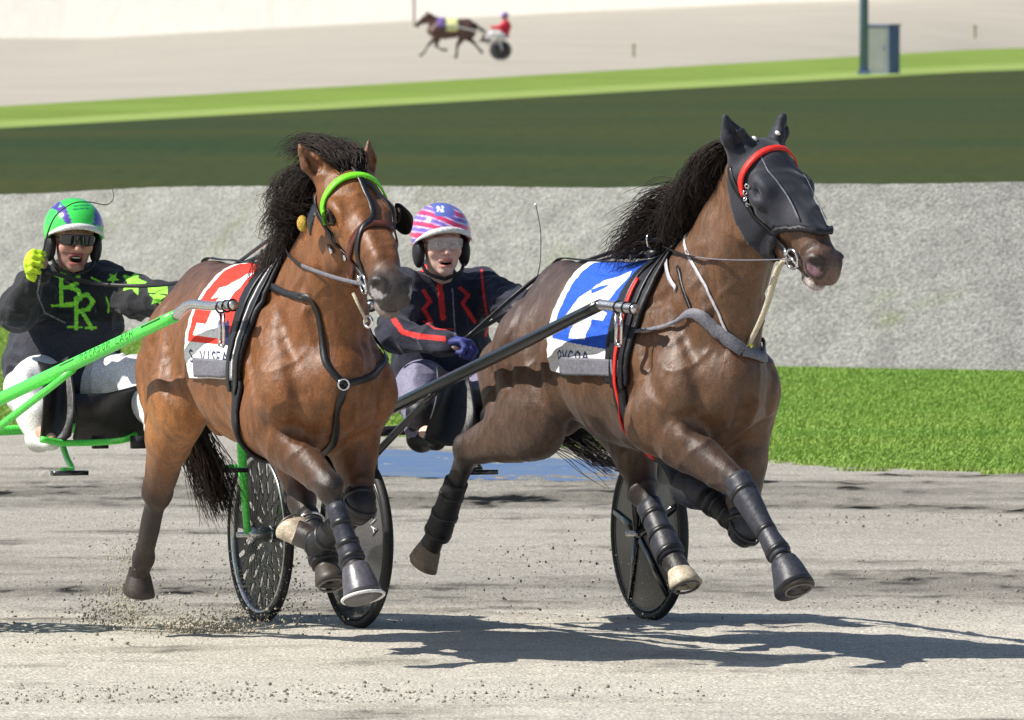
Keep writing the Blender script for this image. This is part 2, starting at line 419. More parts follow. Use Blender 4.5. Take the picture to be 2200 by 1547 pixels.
# near verge of grass (picture right, running behind the horses)
def G(px, py, z=0): return ground(px, py, z)
TR_EDGE = 0
edge_near = [G(-4500, 830), G(-700, 905), G(0, 925), G(400, 920), G(840, 938), G(1100, 945), G(1240, 965), G(1330, 978), G(1480, 975), G(1600, 988), G(1800, 1005), G(2000, 1012), G(2200, 1018), G(2900, 1030), G(7000, 1070)]
edge_far = [A([p[0] * 66 / p[1], 1.0 * 0 + HC * F / (np.interp(CX + F * p[0] / p[1], [-1500, 0, 840, 1640, 2200, 3700], [620, 700, 745, 785, 795, 815]) + 4) + .3, 0]) for i, p in enumerate(edge_near)]
edge_far = [A([p[0] * q[1] / p[1], q[1], 0]) for p, q in zip(edge_near, edge_far)]
sheet('grass_verge', edge_near, edge_far, -.006, M_grass, 30)
def blades(n, xr, yr, h, z, tintf):
    V = []; Cc = []
    near = A(edge_near)
    x = rng.uniform(*xr, n); y = rng.uniform(*yr, n)
    yn = np.interp(x / y, near[:, 0] / near[:, 1], near[:, 1]) + .30 * fbm(np.stack([x, y, y * 0], -1), 2.5, 2, 2) - .10
    ok = (y > yn) & (np.abs(x) < .0507 * y + 1.5) & (y < HC * F / (np.interp(CX + F * x / y, [-1500, 0, 840, 1640, 2200, 3700], [620, 700, 745, 785, 795, 815]) + 4) + .3 + .15 * vnoise(np.stack([x, y, y * 0], -1), 2, 5)); x = x[ok]; y = y[ok]; n = len(x)
    hh = h * rng.uniform(.5, 1.3, n) * (1 + .5 * vnoise(np.stack([x, y, y * 0], -1), 1.2, 4)); a = rng.uniform(0, 6.28, n); wd = rng.uniform(.003, .006, n)
    ln = rng.uniform(.2, .9, n) * hh; b = rng.uniform(-.9, .9, n) - .2
    dx, dy = np.cos(a) * wd, np.sin(a) * wd
    z0 = np.full(n, z)
    p0 = np.stack([x - dx, y - dy, z0], 1); p1 = np.stack([x + dx, y + dy, z0], 1)
    p2 = np.stack([x + np.cos(b) * ln * .5 + dx * .6, y + np.sin(b) * ln * .5, z0 + hh * .6], 1); p3 = np.stack([x + np.cos(b) * ln, y + np.sin(b) * ln, z0 + hh], 1)
    V = np.stack([p0, p1, p2, p3], 1).reshape(-1, 3); i = np.arange(n) * 4
    Fc = np.vstack([np.stack([i, i + 1, i + 2], 1), np.stack([i, i + 2, i + 3], 1)])
    g = vnoise(np.stack([x, y, y * 0], -1), .8, 6); base = A([.21, .37, .06]); yel = A([.31, .43, .08])
    t = np.clip(.4 + .35 * g + rng.normal(0, .22, n), 0, 1)[:, None]; c = base * (1 - t) + yel * t
    return V, Fc, np.repeat(c, 4, 0)
V, Fc, Cc = blades(1150000, (-5.8, 5.4), (51, 77), .017, -.004, None)
tag(mk('grass', V, Fc, M_blade, colors=Cc, smooth=False), kind='stuff')

# shallow puddle lying between verge and track, tinted with the sky's blue
pe = [(640, 985), (700, 972), (830, 968), (960, 972), (1100, 982), (1300, 994), (1420, 1004), (1600, 1012), (1850, 1022), (2000, 1030), (1850, 1038), (1650, 1040), (1480, 1044), (1300, 1040), (1050, 1034), (840, 1026), (700, 1010)]
pe = [(q[0] if q[0] < 1400 else 1400 + (q[0] - 1400) * .25, q[1]) for q in pe]
pc = np.mean(A(pe, float), 0); rim_ = catmull([A([*q, 0.]) for q in pe + pe[:1]], 14)[:-1]; k_ = 1 + .10 * fbm(np.stack([rim_[:, 0] * .012, rim_[:, 1] * .1, rim_[:, 0] * 0], -1), 1.5, 3, 4)
rim_[:, 1] = pc[1] + (rim_[:, 1] - pc[1]) * k_
pv = A([G(q[0], q[1]) for q in rim_]); pv[:, 2] = .009
tag(mk('puddle', pv, [tuple(range(len(pv)))], M_puddle, smooth=False), kind='structure')

# sloping gravel bank behind the verge
xs = np.concatenate([np.arange(-24, -9, .25), np.arange(-9, 9.01, .045), np.arange(9.2, 26, .25)]); sv = np.concatenate([np.linspace(0, 1, 150), np.linspace(1.02, 2.3, 26)])
Xg, Sg = np.meshgrid(xs, sv)
bpx = np.clip(CX + Xg / 72 * F, -1500, 3700); bY = HC * F / (np.interp(bpx, [-1500, 0, 840, 1640, 2200, 3700], [620, 700, 745, 785, 795, 815]) + 4) - .3
Yg = bY + 1.8 * Sg + .12 * np.sin(Xg * 1.6)
cpy = np.interp(bpx, [-1500, 0, 300, 700, 1100, 1300, 1600, 1850, 2200, 3700], [440, 413, 399, 395, 398, 401, 390, 392, 386, 380]); crest = HC - (cpy + 4) * (bY + 1.8) / F
prof = np.where(Sg < 1, Sg ** .95, 1 - (Sg - 1) ** 2 * .9)
p3 = np.stack([Xg, Yg * 1.0, prof * 1.3], -1)
Zg = crest * prof + .008 * fbm(p3 * A([1, 1, 2.2]), 14, 2, 8) * np.clip(Sg * 4, 0, 1) * (Sg < .96) + .003 * fbm(p3, 9, 2, 8)
V = np.stack([Xg, Yg, Zg - .01], -1).reshape(-1, 3); nx = len(xs)
ii = (np.arange(len(sv) - 1)[:, None] * nx + np.arange(nx - 1)[None]).ravel(); Q = np.stack([ii, ii + 1, ii + nx + 1, ii + nx], 1)
g = .6 * np.clip(fbm(p3, 2.2, 3, 14) * 1.6 - .9, 0, 1).reshape(-1, 1) * np.clip(1.3 - Sg, .2, 1).reshape(-1, 1)
dk = np.clip(fbm(p3, 5, 3, 21) * .45, -.4, .5).reshape(-1, 1)
c = A([.26, .26, .24]) * (1 - .35 * np.clip(dk, -1, 1)); c = c * (1 - g) + A([.17, .21, .09]) * g
tag(mk('gravel_bank', V, Q, M_gravel, colors=c), kind='structure')

# infield: turf with a band of shade painted into its colour, a strip of light grass, the far straight
XR = np.concatenate([np.linspace(-4500, 2200, 14), [3000, 4500, 6500]]); yl_ = lambda a, x: a - .0582 * min(x, 2200) - .008 * max(x - 2200, 0)
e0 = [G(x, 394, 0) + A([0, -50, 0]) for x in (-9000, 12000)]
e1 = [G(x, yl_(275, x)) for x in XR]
e1b = [G(x, yl_(261, x)) for x in XR]
e2 = [G(x, yl_(228, x)) for x in XR]
sheet('shaded_turf_field', e0, e1, .0, M_shadeturf)
M_pale = mat('pale_grass', (.27, .36, .09), .9, .2, noise=(.1, .1))
sheet('pale_grass_strip', e1, e1b, .0, M_pale, 4)
sheet('light_grass_strip', e1b, e2, .0, M_fargrass)
def wallbase(px):
    Yw = np.interp(px, [-4500, -1500, 0, 1700, 2300, 6500], [830, 712, 665, 600, 580, 1050])
    py = np.interp(px, [-4500, -1500, 0, 850, 1400, 2200, 6500], [96, 98, 93, 45, 16, -16, -60]); return P(px, py, Yw)
e3 = [wallbase(x) for x in XR]
sheet('far_track', e2, e3, 0, M_sandfar)
wb = A(e3); m = MB()
for i in range(len(wb) - 1):
    a, b = wb[i], wb[i + 1]; d = nrm(b - a); n_ = A([d[1], -d[0], 0]) * .15; up = A([0, 0, 7.0]); dn = A([0, 0, -.5])
    V = [a + n_ + dn, b + n_ + dn, b + n_ + up, a + n_ + up, a - n_ + dn, b - n_ + dn, b - n_ + up, a - n_ + up]
    m.add(V, [(0, 1, 2, 3), (5, 4, 7, 6), (3, 2, 6, 7), (1, 5, 6, 2), (0, 3, 7, 4)])
wall = m.build('boundary_wall', M_white, None, False)
tag(wall, 'long plain white boundary wall along the far edge of the distant track', 'wall')
pp = P(890, 40, 500); m = MB().add(*boxm(pp + A([0, 0, 1.1]), (.16, .16, 3.0))).add(*boxm(pp + A([0, 0, 2.85]), (.2, .2, .06)))
tag(m.build('post', M_rust, None, False), 'faint pinkish post standing before the white wall above the distant horse', 'post')

# lamp post with a cabinet at its foot
b = G(1856, 160); lp = empty('lamp_post', b)
V, Fc = loft(A([[0, 0, 0], [0, 0, 9]]), [.15, .12], None, (1, 0, 0), 16); mk('pole', V, Fc, M_slate, lp)
m = MB().add(*boxm((0, 0, .06), (.42, .42, .12))); m.build('base_plate', M_slate, lp, False)
m = MB().add(*bar((0, 0, 8.9), (1.2, 0, 9.2), .05)); m.build('bracket', M_slate, lp)
m = MB().add(*boxm((1.5, 0, 9.2), (.7, .3, .14))); m.build('lamp_head', M_cab, lp, False)
tag(lp, 'tall blue-grey lamp post rising out of the top of the view', 'lamp post')
cb = empty('utility_cabinet', G(1895, 158), math.radians(-32)); 
mk('cabinet_body', *boxm((0, 0, .80), (.86, .74, 1.56)), MATS['grey_cabinet'], cb, False)
mk('side_panel', *boxm((.445, 0, .80), (.03, .74, 1.56)), M_slate, cb, False)
mk('cabinet_roof', *boxm((.01, 0, 1.60), (.98, .84, .05)), M_slate, cb, False)
m = MB().add(*boxm((0, -.378, .8), (.7, .012, 1.36))); dr = m.build('cabinet_door', M_cab, cb, False)
mk('handle', *boxm((.26, -.394, .85), (.03, .02, .16)), M_slate, dr, False)
mk('plinth', *boxm((0, 0, -.05), (.92, .8, .14)), M_slate, cb, False)
tag(cb, 'grey metal utility cabinet with a blue side beside the lamp post', 'cabinet')
for (px, py, lab) in ((643, 160, 'small wooden marker stake on the far track, left of the distant horse'), (1362, 118, 'small wooden marker stake on the far track just right of the distant cart'), (2095, 77, 'small wooden marker stake on the far track at the far right edge')):
    q = P(px, py, 345 + px * .03); m = MB().add(*boxm(q + A([0, 0, .12]), (.09, .06, .45))).add(*boxm(q + A([0, 0, .38]), (.14, .08, .08)))
    tag(m.build('marker_stake', M_wood, None, False), lab, 'stake', 'marker stakes along the far track')
# loose lumps of sand on the track and in the air
def rocks(n, pos, size, seed=0):
    ico = A([[0, 0, 1], [.89, 0, .45], [.28, .85, .45], [-.72, .53, .45], [-.72, -.53, .45], [.28, -.85, .45], [.72, .53, -.45], [-.28, .85, -.45], [-.89, 0, -.45], [-.28, -.85, -.45], [.72, -.53, -.45], [0, 0, -1]])
    f = A([(0, 1, 2), (0, 2, 3), (0, 3, 4), (0, 4, 5), (0, 5, 1), (1, 6, 2), (2, 7, 3), (3, 8, 4), (4, 9, 5), (5, 10, 1), (1, 10, 6), (2, 6, 7), (3, 7, 8), (4, 8, 9), (5, 9, 10), (6, 11, 7), (7, 11, 8), (8, 11, 9), (9, 11, 10), (10, 11, 6)])
    V = pos[:, None] + ico[None] * (size[:, None, None] * rng.uniform(.45, 1.2, (n, 12, 1)) * rng.uniform(.6, 1.3, (n, 1, 3)))
    return V.reshape(-1, 3), (f[None] + (np.arange(n) * 12)[:, None, None]).reshape(-1, 3)
n = 26000; x = rng.uniform(-2.6, 2.9, n); y = 35.5 + (rng.random(n) ** 1.2) * 15
dens = fbm(np.stack([x * .5, y, y * 0], -1), .6, 3, 11); k = dens > rng.uniform(-.05, .9, n); x, y = x[k], y[k]
s = .0025 + .007 * rng.random(len(x)) ** 4; z = track_height(x, y) + s * .3
V, Fc = rocks(len(x), np.stack([x, y, z], -1), s); tag(mk('loose_sand_clods', V, Fc, M_clod), kind='stuff')

# ------------------------------------------------------------------ horses
M_eye = mat('horse_eye', (.006, .004, .003), .06, .8)
M_hair = mat('black_hair', (.010, .007, .006), .55, .3, noise=(14, .4), col2=(.030, .017, .011))
M_leather = mat('black_leather', (.014, .014, .016), .38, .5, noise=(40, .3), bump=[(300, .3, .002)])
M_web = mat('grey_webbing', (.17, .17, .20), .6, .4, noise=(60, .2), bump=[(500, .5, .001)])
M_brown = mat('brown_leather', (.10, .028, .016), .35, .5, noise=(40, .2))
M_metal = mat('bright_metal', (.75, .75, .77), .18, .5, metal=1.0)
M_steel = mat('worn_steel', (.16, .15, .14), .45, .5, metal=.6)
M_boot = mat('boot_neoprene', (.035, .037, .050), .45, .4, noise=(30, .3), bump=[(60, .4, .004)])
M_bootblack = mat('boot_black', (.016, .016, .020), .5, .4, noise=(30, .3), bump=[(50, .5, .005)])
M_bootgrey = mat('boot_grey', (.10, .095, .11), .35, .5, noise=(25, .3), bump=[(50, .3, .004)])
M_hoof = mat('hoof_horn', (.22, .17, .12), .5, .5, noise=(40, .3), stretch=(1, 1, .2))
M_hoofdark = mat('hoof_horn_dark', (.05, .04, .032), .5, .5, noise=(40, .3))
M_hoofpale = mat('hoof_horn_pale', (.62, .54, .42), .5, .5, noise=(22, .3), col2=(.36, .29, .21))
M_rim = mat('white_rubber', (.75, .74, .72), .5)
M_wool = mat('yellow_sheepskin', (.50, .33, .07), .95, .2, bump=[(120, 1, .01)], noise=(60, .3))
M_green = mat('bright_green_paint', (.10, .80, .09), .3, .5, coat=.5)
M_greenband = mat('green_band', (.20, .80, .03), .45, .4, bump=[(80, .5, .004)])
M_redband = mat('red_band', (.75, .03, .02), .5, .4, noise=(50, .1))
M_hood = mat('black_mesh_hood', (.013, .015, .026), .62, .4, noise=(14, .3), bump=[(16, .25, .008), (420, .6, .0015)], sheen=.15)
M_cord = mat('pale_cord', (.50, .45, .34), .8, .3, bump=[(300, .5, .002)])
M_yellow = mat('yellow_tape', (.80, .75, .03), .5)
M_silverweb = mat('silver_webbing', (.50, .50, .53), .45, .5)
M_cloth = mat('number_cloth', (.8, .8, .8), .7, .3, attr='tint', bump=[(18, .35, .01), (700, .3, .0006)])

def coat_mat(name):
    return mat(name, (.2, .07, .02), .45, .5, attr='tint', noise=(22, .34), rn=(26, .26), bump=[(9, .35, .025), (34, .38, .008), (300, .6, .0025)], coat=.03, coatr=.3, sheen=.06, stretch=(1.4, 1, .6))
M_coat = coat_mat('bay_coat'); M_coat2 = coat_mat('dark_bay_coat')

def headmat(poll, d, hs=1.0, wd=1.0, lat=None):
    hx = nrm(d); hy = nrm(np.cross([0, 0, 1], hx)) if lat is None else nrm(A(lat) - hx * (A(lat) @ hx)); hz = np.cross(hx, hy)
    R = np.stack([hx, hy, hz], 1); return (A(poll, float), R, A([hs, hs * wd, hs * wd]))

GROOVES = [([(.62, .02, 1.02), (.60, .01, .92), (.50, .01, .80)], .030, .014),           # between the breast muscles
           ([(.34, .17, 1.36), (.45, .17, 1.22), (.56, .15, 1.06)], .024, .009),          # neck meets shoulder
           ([(.05, .26, 1.22), (.08, .27, 1.05), (.13, .25, .90)], .028, .010),           # behind the shoulder
           ([(-.62, .26, 1.22), (-.54, .27, 1.06), (-.50, .22, .92)], .032, .012),        # flank
           ([(-.84, .26, 1.22), (-.88, .26, 1.05), (-.84, .22, .88)], .022, .008),        # between the quarters' muscles
           ([(.24, .26, 1.20), (.34, .28, 1.06), (.46, .25, .96)], .020, .007),
           ([(.45, .20, .92), (.50, .14, .84), (.46, .06, .80)], .022, .008),             # arm meets breast
           ([(.50, .09, 1.46), (.56, .10, 1.30), (.60, .09, 1.16)], .018, .007),          # jugular groove
           ([(.52, .20, 1.12), (.56, .17, 1.00), (.52, .17, .88)], .016, .006),           # fold between breast and shoulder
           ([(.16, .27, 1.12), (.22, .28, 1.00), (.27, .25, .86)], .016, .006),
           ([(-.70, .24, 1.26), (-.72, .26, 1.10), (-.68, .24, .96)], .014, .005),
           ([(.38, .13, 1.44), (.30, .16, 1.36), (.18, .17, 1.32)], .018, .006)]
def build_horse(c):
    fr = c['frame']; S = SDF(); C = S.cone; E = S.ell
    root = empty('horse', fr.o, fr.rot)
    tb = c.get('tuck', 0)
    # trunk
    for (a, b) in zip(TR := [(.47, 1.04, .21, .19), (.30, 1.08, .315, .235), (.05, 1.105, .355, .262), (-.26, 1.115, .325, .285), (-.54, 1.155, .28, .245), (-.78, 1.19, .245, .195), (-.94, 1.165, .18, .13)], TR[1:]):
        C((a[0], 0, a[1]), (b[0], 0, b[1]), (a[3], a[2]), (b[3], b[2]), k=.05, dark=.1)
    C((.16, 0, 1.34), (-.12, 0, 1.35), (.075, .13), (.09, .10), k=.08)           # withers
    C((-.35, 0, 1.33), (-.78, 0, 1.36), (.12, .11), (.10, .09), k=.08)         # loin and croup
    E((.47, 0, 1.02), (.10, .14, .17), k=.05)
    for s in (-1, 1):
        E((.50, s * .105, 1.00), (.10, .095, .14), k=.035)                    # breast muscles
        C((.14, s * .12, 1.30), (.42, s * .195, 1.04), (.075, .12), (.09, .125), u=(0, 1, 0), k=.07)   # shoulder
        E((.20, s * .215, 1.07), (.12, .075, .16), k=.05)                     # triceps
        E((-.78, s * .150, 1.10), (.22, .115, .22), k=.06)                     # quarters
        E((-.95, s * .12, 1.00), (.11, .095, .21), k=.05)                      # hamstring
        E((-.62, s * .19, 1.00), (.15, .095, .20), k=.06)                     # thigh front
    tw, tx = c.get('tw', 1.0), c.get('tx', 1.0)                                # leaner or shorter trunk
    for i, q in enumerate(S.p):
        q = list(q); sc = A([tx, tw, 1.0])
        q[1] = q[1] * sc
        if q[0] == 'c': q[2] = q[2] * sc; q[3] = (q[3][0] * tw, q[3][1]); q[4] = (q[4][0] * tw, q[4][1])
        else: q[2] = q[2] * sc
        S.p[i] = tuple(q)
    # neck
    nk = [(p, (r[0] * (.5 + .5 * tw), r[1] * c.get('nw', 1.0))) for p, r in c['neck']]
    for a, b in zip(nk, nk[1:]): C(a[0], b[0], a[1], b[1], k=.06, dark=.0)
    for s in (-1, 1):                                                         # jugular groove and neck muscle
        g0, g1 = A(nk[0][0]), A(nk[-2][0]); side = A([0, s, 0])
        C(g0 + A([.22, s * .10, -.04]), g1 + A([.075, s * .07, -.06]), .045, .030, k=.06)
    # head
    hp0 = len(S.p); M = c['head']; hw = c.get('headw', 1.0)
    H = lambda a, b, ra, rb, k=.03, **kw: C(a, b, ra, rb, u=(0, 1, 0), k=k, M=M, **kw)
    E((.09, 0, -.065), (.135, .098, .115), k=.03, M=M)
    H((.06, 0, -.035), (.22, 0, -.040), (.080, .070), (.098, .062))
    H((.22, 0, -.040), (.36, 0, -.062), (.098, .062), (.060, .060))
    H((.36, 0, -.062), (.51, 0, -.082), (.056, .060), (.048, .052), dark=.25)
    H((.10, 0, -.165), (.22, 0, -.17), (.055, .10), (.05, .085))
    H((.22, 0, -.17), (.36, 0, -.142), (.05, .085), (.04, .05)); H((.36, 0, -.142), (.51, 0, -.128), (.040, .045), (.040, .036), dark=.5)
    for s in (-1, 1):
        E((.165, s * .056, -.145), (.115, .034, .105), k=.02, M=M)             # cheek
        E((.200, s * .080, -.012), (.055, .026, .024), k=.02, M=M); E((.215, s * .088, -.058), (.045, .020, .016), k=.02, M=M)             # brow
        H((.24, s * .078, -.088), (.37, s * .056, -.092), .011, .008, k=.02)   # facial crest
        H((.28, s * .030, -.000), (.46, s * .026, -.035), .014, .012, k=.03)   # nasal bone
        E((.215, s * .104, -.034), (.028, .018, .019), k=.012, M=M, sub=True)  # eye socket
        E((.548, s * .046, -.082), (.040, .026, .036), k=.02, M=M, dark=.9)    # nostril rim
        E((.572, s * .054, -.080), (.030, .024, .026), k=.008, M=M, sub=True)
        E((.545, s * .080, -.082), (.016, .016, .014), k=.008, M=M, sub=True)
    E((.545, 0, -.095), (.062, .058, .052), k=.025, M=M, dark=.95)
    E((.585, 0, -.118), (.032, .046, .032), k=.02, M=M, dark=1)
    E((.545, 0, -.158), (.045, .036, .024), k=.015, M=M, dark=.9)
    E((.515, 0, -.172), (.03, .028, .018), k=.015, M=M, dark=.9)
    E((.575, 0, -.141), (.075, .09, .005), k=.008, M=M, sub=True)
    for s, ear in zip((-1, 1), c['ears']):
        b0 = A((.020, s * .064, .000)); tip = A(ear); mid = b0 * .55 + tip * .45 + A((-.0, s * .008, 0))
        op = nrm(c['earopen'][0 if s < 0 else 1])
        ax = nrm(tip - b0); uu = nrm(np.cross(ax, op))
        C(b0, mid, (.040, .030), (.034, .020), u=uu, k=.03, M=M, dark=.15); C(mid, tip, (.034, .020), (.006, .005), u=uu, k=.02, M=M, dark=.35)
        C(b0 + ax * .03 + op * .018, tip - ax * .03 + op * .012, (.020, .016), (.006, .006), u=uu, k=.01, M=M, sub=True)
    c['hp'] = (hp0, len(S.p))
    # legs
    J = c['legs']
    for s, key in ((-1, 'RF'), (1, 'LF')):
        j = J[key]; e, kn, ft, hf = [A(v, float) for v in (j['elbow'], j['knee'], j['fetlock'], j['hoof'])]
        C((.42 * tx, s * .185 * tw, 1.00), e, (.11, .13), (.10, .12), k=.05); kd = dict(u=(0, 1, 0))
        m1 = e + (kn - e) * .30
        C(e, m1, (.098, .128), (.082, .104), k=.04, **kd); C(m1, kn, (.082, .102), (.043, .048), k=.03, dark=.5, **kd)
        E(kn, (.050, .048, .060), k=.02, dark=1)
        C(kn, ft, (.030, .038), (.026, .033), k=.02, dark=1, **kd)
        bk = nrm(np.cross(nrm(ft - kn), [0, 1, 0])); bk = bk if (bk @ A([-1, 0, 0.])) > 0 or j.get('fold') else -bk
        C(kn + (ft - kn) * .1 + bk * .022, ft + bk * .014, .012, .014, k=.02, dark=1)
        E(ft, (.040, .038, .042), k=.02, dark=1); C(ft, hf, (.033, .034), (.042, .046), k=.02, dark=1)
        E(ft + bk * .026, (.018, .018, .022), k=.02, dark=1)
    for s, key in ((-1, 'RH'), (1, 'LH')):
        j = J[key]; st, hk, ft, hf = [A(v, float) for v in (j['stifle'], j['hock'], j['fetlock'], j['hoof'])]
        C((-.78, s * .14, 1.10), st, (.115, .19), (.095, .135), k=.06)
        C((-.98, s * .13, 1.05), st + (hk - st) * .35 + A([-.045, 0, 0]), (.09, .12), (.06, .075), k=.06)
        m1 = st + (hk - st) * .35
        C(st, m1, (.100, .145), (.082, .115), k=.05); C(m1, hk, (.082, .112), (.046, .058), k=.03, dark=.3)
        bk = nrm(A([-1, 0, .15])); 
        C(m1 + bk * .06, hk + bk * .045 + A([0, 0, .02]), .018, .018, k=.03, dark=.6)      # hamstring tendon to the point of hock
        E(hk, (.048, .058, .066), k=.025, dark=.95); E(hk + bk * .052 + A([0, 0, .018]), (.026, .026, .034), k=.02, dark=.95)
        C(hk, ft, (.038, .048), (.032, .039), k=.02, dark=1)
        E(ft, (.042, .041, .045), k=.02, dark=1); C(ft, hf, (.034, .035), (.042, .046), k=.02, dark=1)
    for (pts, r_, dep) in c.get('grooves', GROOVES):
        for s in (-1, 1):
            q = catmull([A(p) * A([1, s, 1]) for p in pts], 3); X_, _n = S.project(q, r_ - dep); wd_ = np.sin(np.linspace(.25, math.pi - .25, len(X_)))
            add = [('c', X_[i], X_[i + 1], (r_ * wd_[i],) * 2, (r_ * wd_[i + 1],) * 2, A([0, 1., 0]), .03, dep > 0, 0.0) for i in range(len(X_) - 1)]
            S.p += add
    # dock
    C((-1.05, 0, 1.27), c['dock'], (.045, .05), (.02, .02), k=.05, dark=1)
    c['S'] = S
    cb, cdk = A(c['coat']), A(c['dark']); nz = c.get('nose', cdk)
    def disp(V, N):
        side = np.abs(V[:, 1])
        r = .0035 * fbm(V, 6, 3, 2)
        ribs = np.sin(V[:, 0] * 52 + V[:, 2] * 9) * np.exp(-((V[:, 0] + .22) / .24) ** 2 - ((V[:, 2] - 1.05) / .15) ** 2) * .0026
        p = np.stack([V[:, 0] * .6 + V[:, 2] * .8, V[:, 1], V[:, 2] - V[:, 0]], 1)
        rid = 1 - np.abs(vnoise(p, 5.5, 33)) * 2.6                                       # a few veins and tendon edges
        return r + ribs + np.clip(rid, 0, 1) ** 3 * .0055 + .004 * vnoise(V * A([1, 1, .5]), 14, 71)
    V, Q = S.mesh(c.get('vox', .0095), 1, disp)
    dk = np.clip(S.darkness(V), 0, 1) ** .9
    loc = (V - M[0]) @ M[1] / M[2]
    mot = fbm(V, 3.2, 3, 5) * .5 + .5
    t = np.clip(dk * 1.15 + .10 * (mot - .5), 0, 1)[:, None]
    col = cb * (1 - t) + cdk * t
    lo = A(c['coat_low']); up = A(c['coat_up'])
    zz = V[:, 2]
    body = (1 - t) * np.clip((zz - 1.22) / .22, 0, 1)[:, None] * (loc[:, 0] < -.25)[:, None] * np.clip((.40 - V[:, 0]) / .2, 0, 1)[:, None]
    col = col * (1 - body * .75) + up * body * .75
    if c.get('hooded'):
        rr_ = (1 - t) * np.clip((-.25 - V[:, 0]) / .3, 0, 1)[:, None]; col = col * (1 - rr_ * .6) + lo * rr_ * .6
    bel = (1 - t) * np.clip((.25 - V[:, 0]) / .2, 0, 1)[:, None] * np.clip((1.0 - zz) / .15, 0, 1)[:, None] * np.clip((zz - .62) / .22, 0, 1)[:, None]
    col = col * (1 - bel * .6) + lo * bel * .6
    col = col * (.82 + .36 * mot[:, None])
    muz = np.clip((loc[:, 0] - .49) / .07, 0, 1) * (np.abs(loc[:, 1]) < .2) * (np.abs(loc[:, 2]) < .35)
    col = col * (1 - muz[:, None]) + A(nz) * muz[:, None] * (.75 + .5 * mot[:, None])
    nos = np.minimum.reduce([np.linalg.norm((loc - A([.572, s * .054, -.080])) / A([.030, .024, .026]), axis=1) for s in (-1, 1)])
    col[nos < 1.6] *= .45; ins = nos < 1.1; col[ins] = A([.02, .014, .013]); col[ins & (loc[:, 2] < -.084)] = A(c['nostril'])  # nostrils: shaded recess and sunlit lower wall put into the colour
    lip = muz * np.clip((-.135 - loc[:, 2]) / .02, 0, 1); col = col * (1 - lip[:, None] * .8) + A(c['lip']) * lip[:, None] * .8
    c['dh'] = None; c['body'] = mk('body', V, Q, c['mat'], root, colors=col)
    # eyes
    toh = lambda p: M[0] + M[1] @ (A(p, float) * M[2]); c['toh'] = toh
    for s in ((-1, 1) if not c.get('hooded') else ()):
        V, Fc = ellips(toh((.218, s * .099, -.034)), (.032, .019, .024), M[1]); mk('eye', V, Fc, M_eye, root)
        lid = catmull([toh((.180, s * .108, -.036)), toh((.214, s * .114, -.008)), toh((.252, s * .104, -.030))], 6)
        V, Fc = loft(lid, [.004, .007, .004], None, (0, 0, 1), 6); mk('eyelid', V, Fc, M_hair, root)
    # hooves
    for key in ('RF', 'LF', 'RH', 'LH'):
        j = J[key]; ft, hf = A(j['fetlock'], float), A(j['hoof'], float)
        ax = nrm(j.get('hoofdir', hf - ft)); fw = A(j.get('toe', (1, 0, 0)), float); fw = nrm(fw - ax * (fw @ ax)); sd = np.cross(ax, fw)
        rings = []; seg = 24
        for (h, r, sh) in ((-.035, .037, -.010), (-.01, .046, 0), (.03, .056, .008), (.058, .062, .016), (.062, .056, .016), (.060, .045, .012), (.048, .012, .0)):
            ring_ = []
            for q in range(seg):
                a = 2 * math.pi * q / seg; cc, ss = math.cos(a), math.sin(a)
                rr = 1.0 * r * (1 if cc > -.6 else 1 - .18 * (-cc - .6) / .4); ring_.append(hf + ax * (h - (0.012 if cc < 0 and h > 0 else 0) * abs(cc)) + fw * (rr * 1.12 * cc + sh) + sd * rr * ss)
            rings.append(ring_)
        V = A(rings).reshape(-1, 3); nR = len(rings)
        Fc = [(i * seg + q, (i + 1) * seg + q, (i + 1) * seg + (q + 1) % seg, i * seg + (q + 1) % seg) for i in range(nR - 1) for q in range(seg)]
        Fc += [tuple(range(seg))[::-1], tuple((nR - 1) * seg + q for q in range(seg))]
        ho = mk('hoof', V, Fc, j.get('mat', M_hoofdark), root)
        V, Fc = torus(hf + ax * .063 + fw * .014, .050, .005, ax, 24, 6); mk('horseshoe', V, Fc, M_steel, ho)
    return root

# hair: many tapered strands following a list of guide points
def strands(n, rootf, guidef, r=.0026, seg=9, jit=.02, seed=1):
    g = np.random.default_rng(seed); VV = []; FF = []; base = 0
    for i in range(n):
        t = g.random(); p0 = A(rootf(t, g)); dirs = guidef(t, g); pts = [p0]
        for d in dirs: pts.append(pts[-1] + A(d) + g.normal(0, jit, 3) * (.3 + .7 * len(pts) / len(dirs)))
        c = catmull(pts, max(2, seg // len(dirs))); rr = np.linspace(1, .25, len(c)) * r * g.uniform(.7, 1.4)
        V, Fc = loft(c, rr, None, (.3, .5, .8), 3, False); VV.append(V); FF += [tuple(k + base for k in f) for f in Fc]; base += len(V)
    return np.vstack(VV), FF

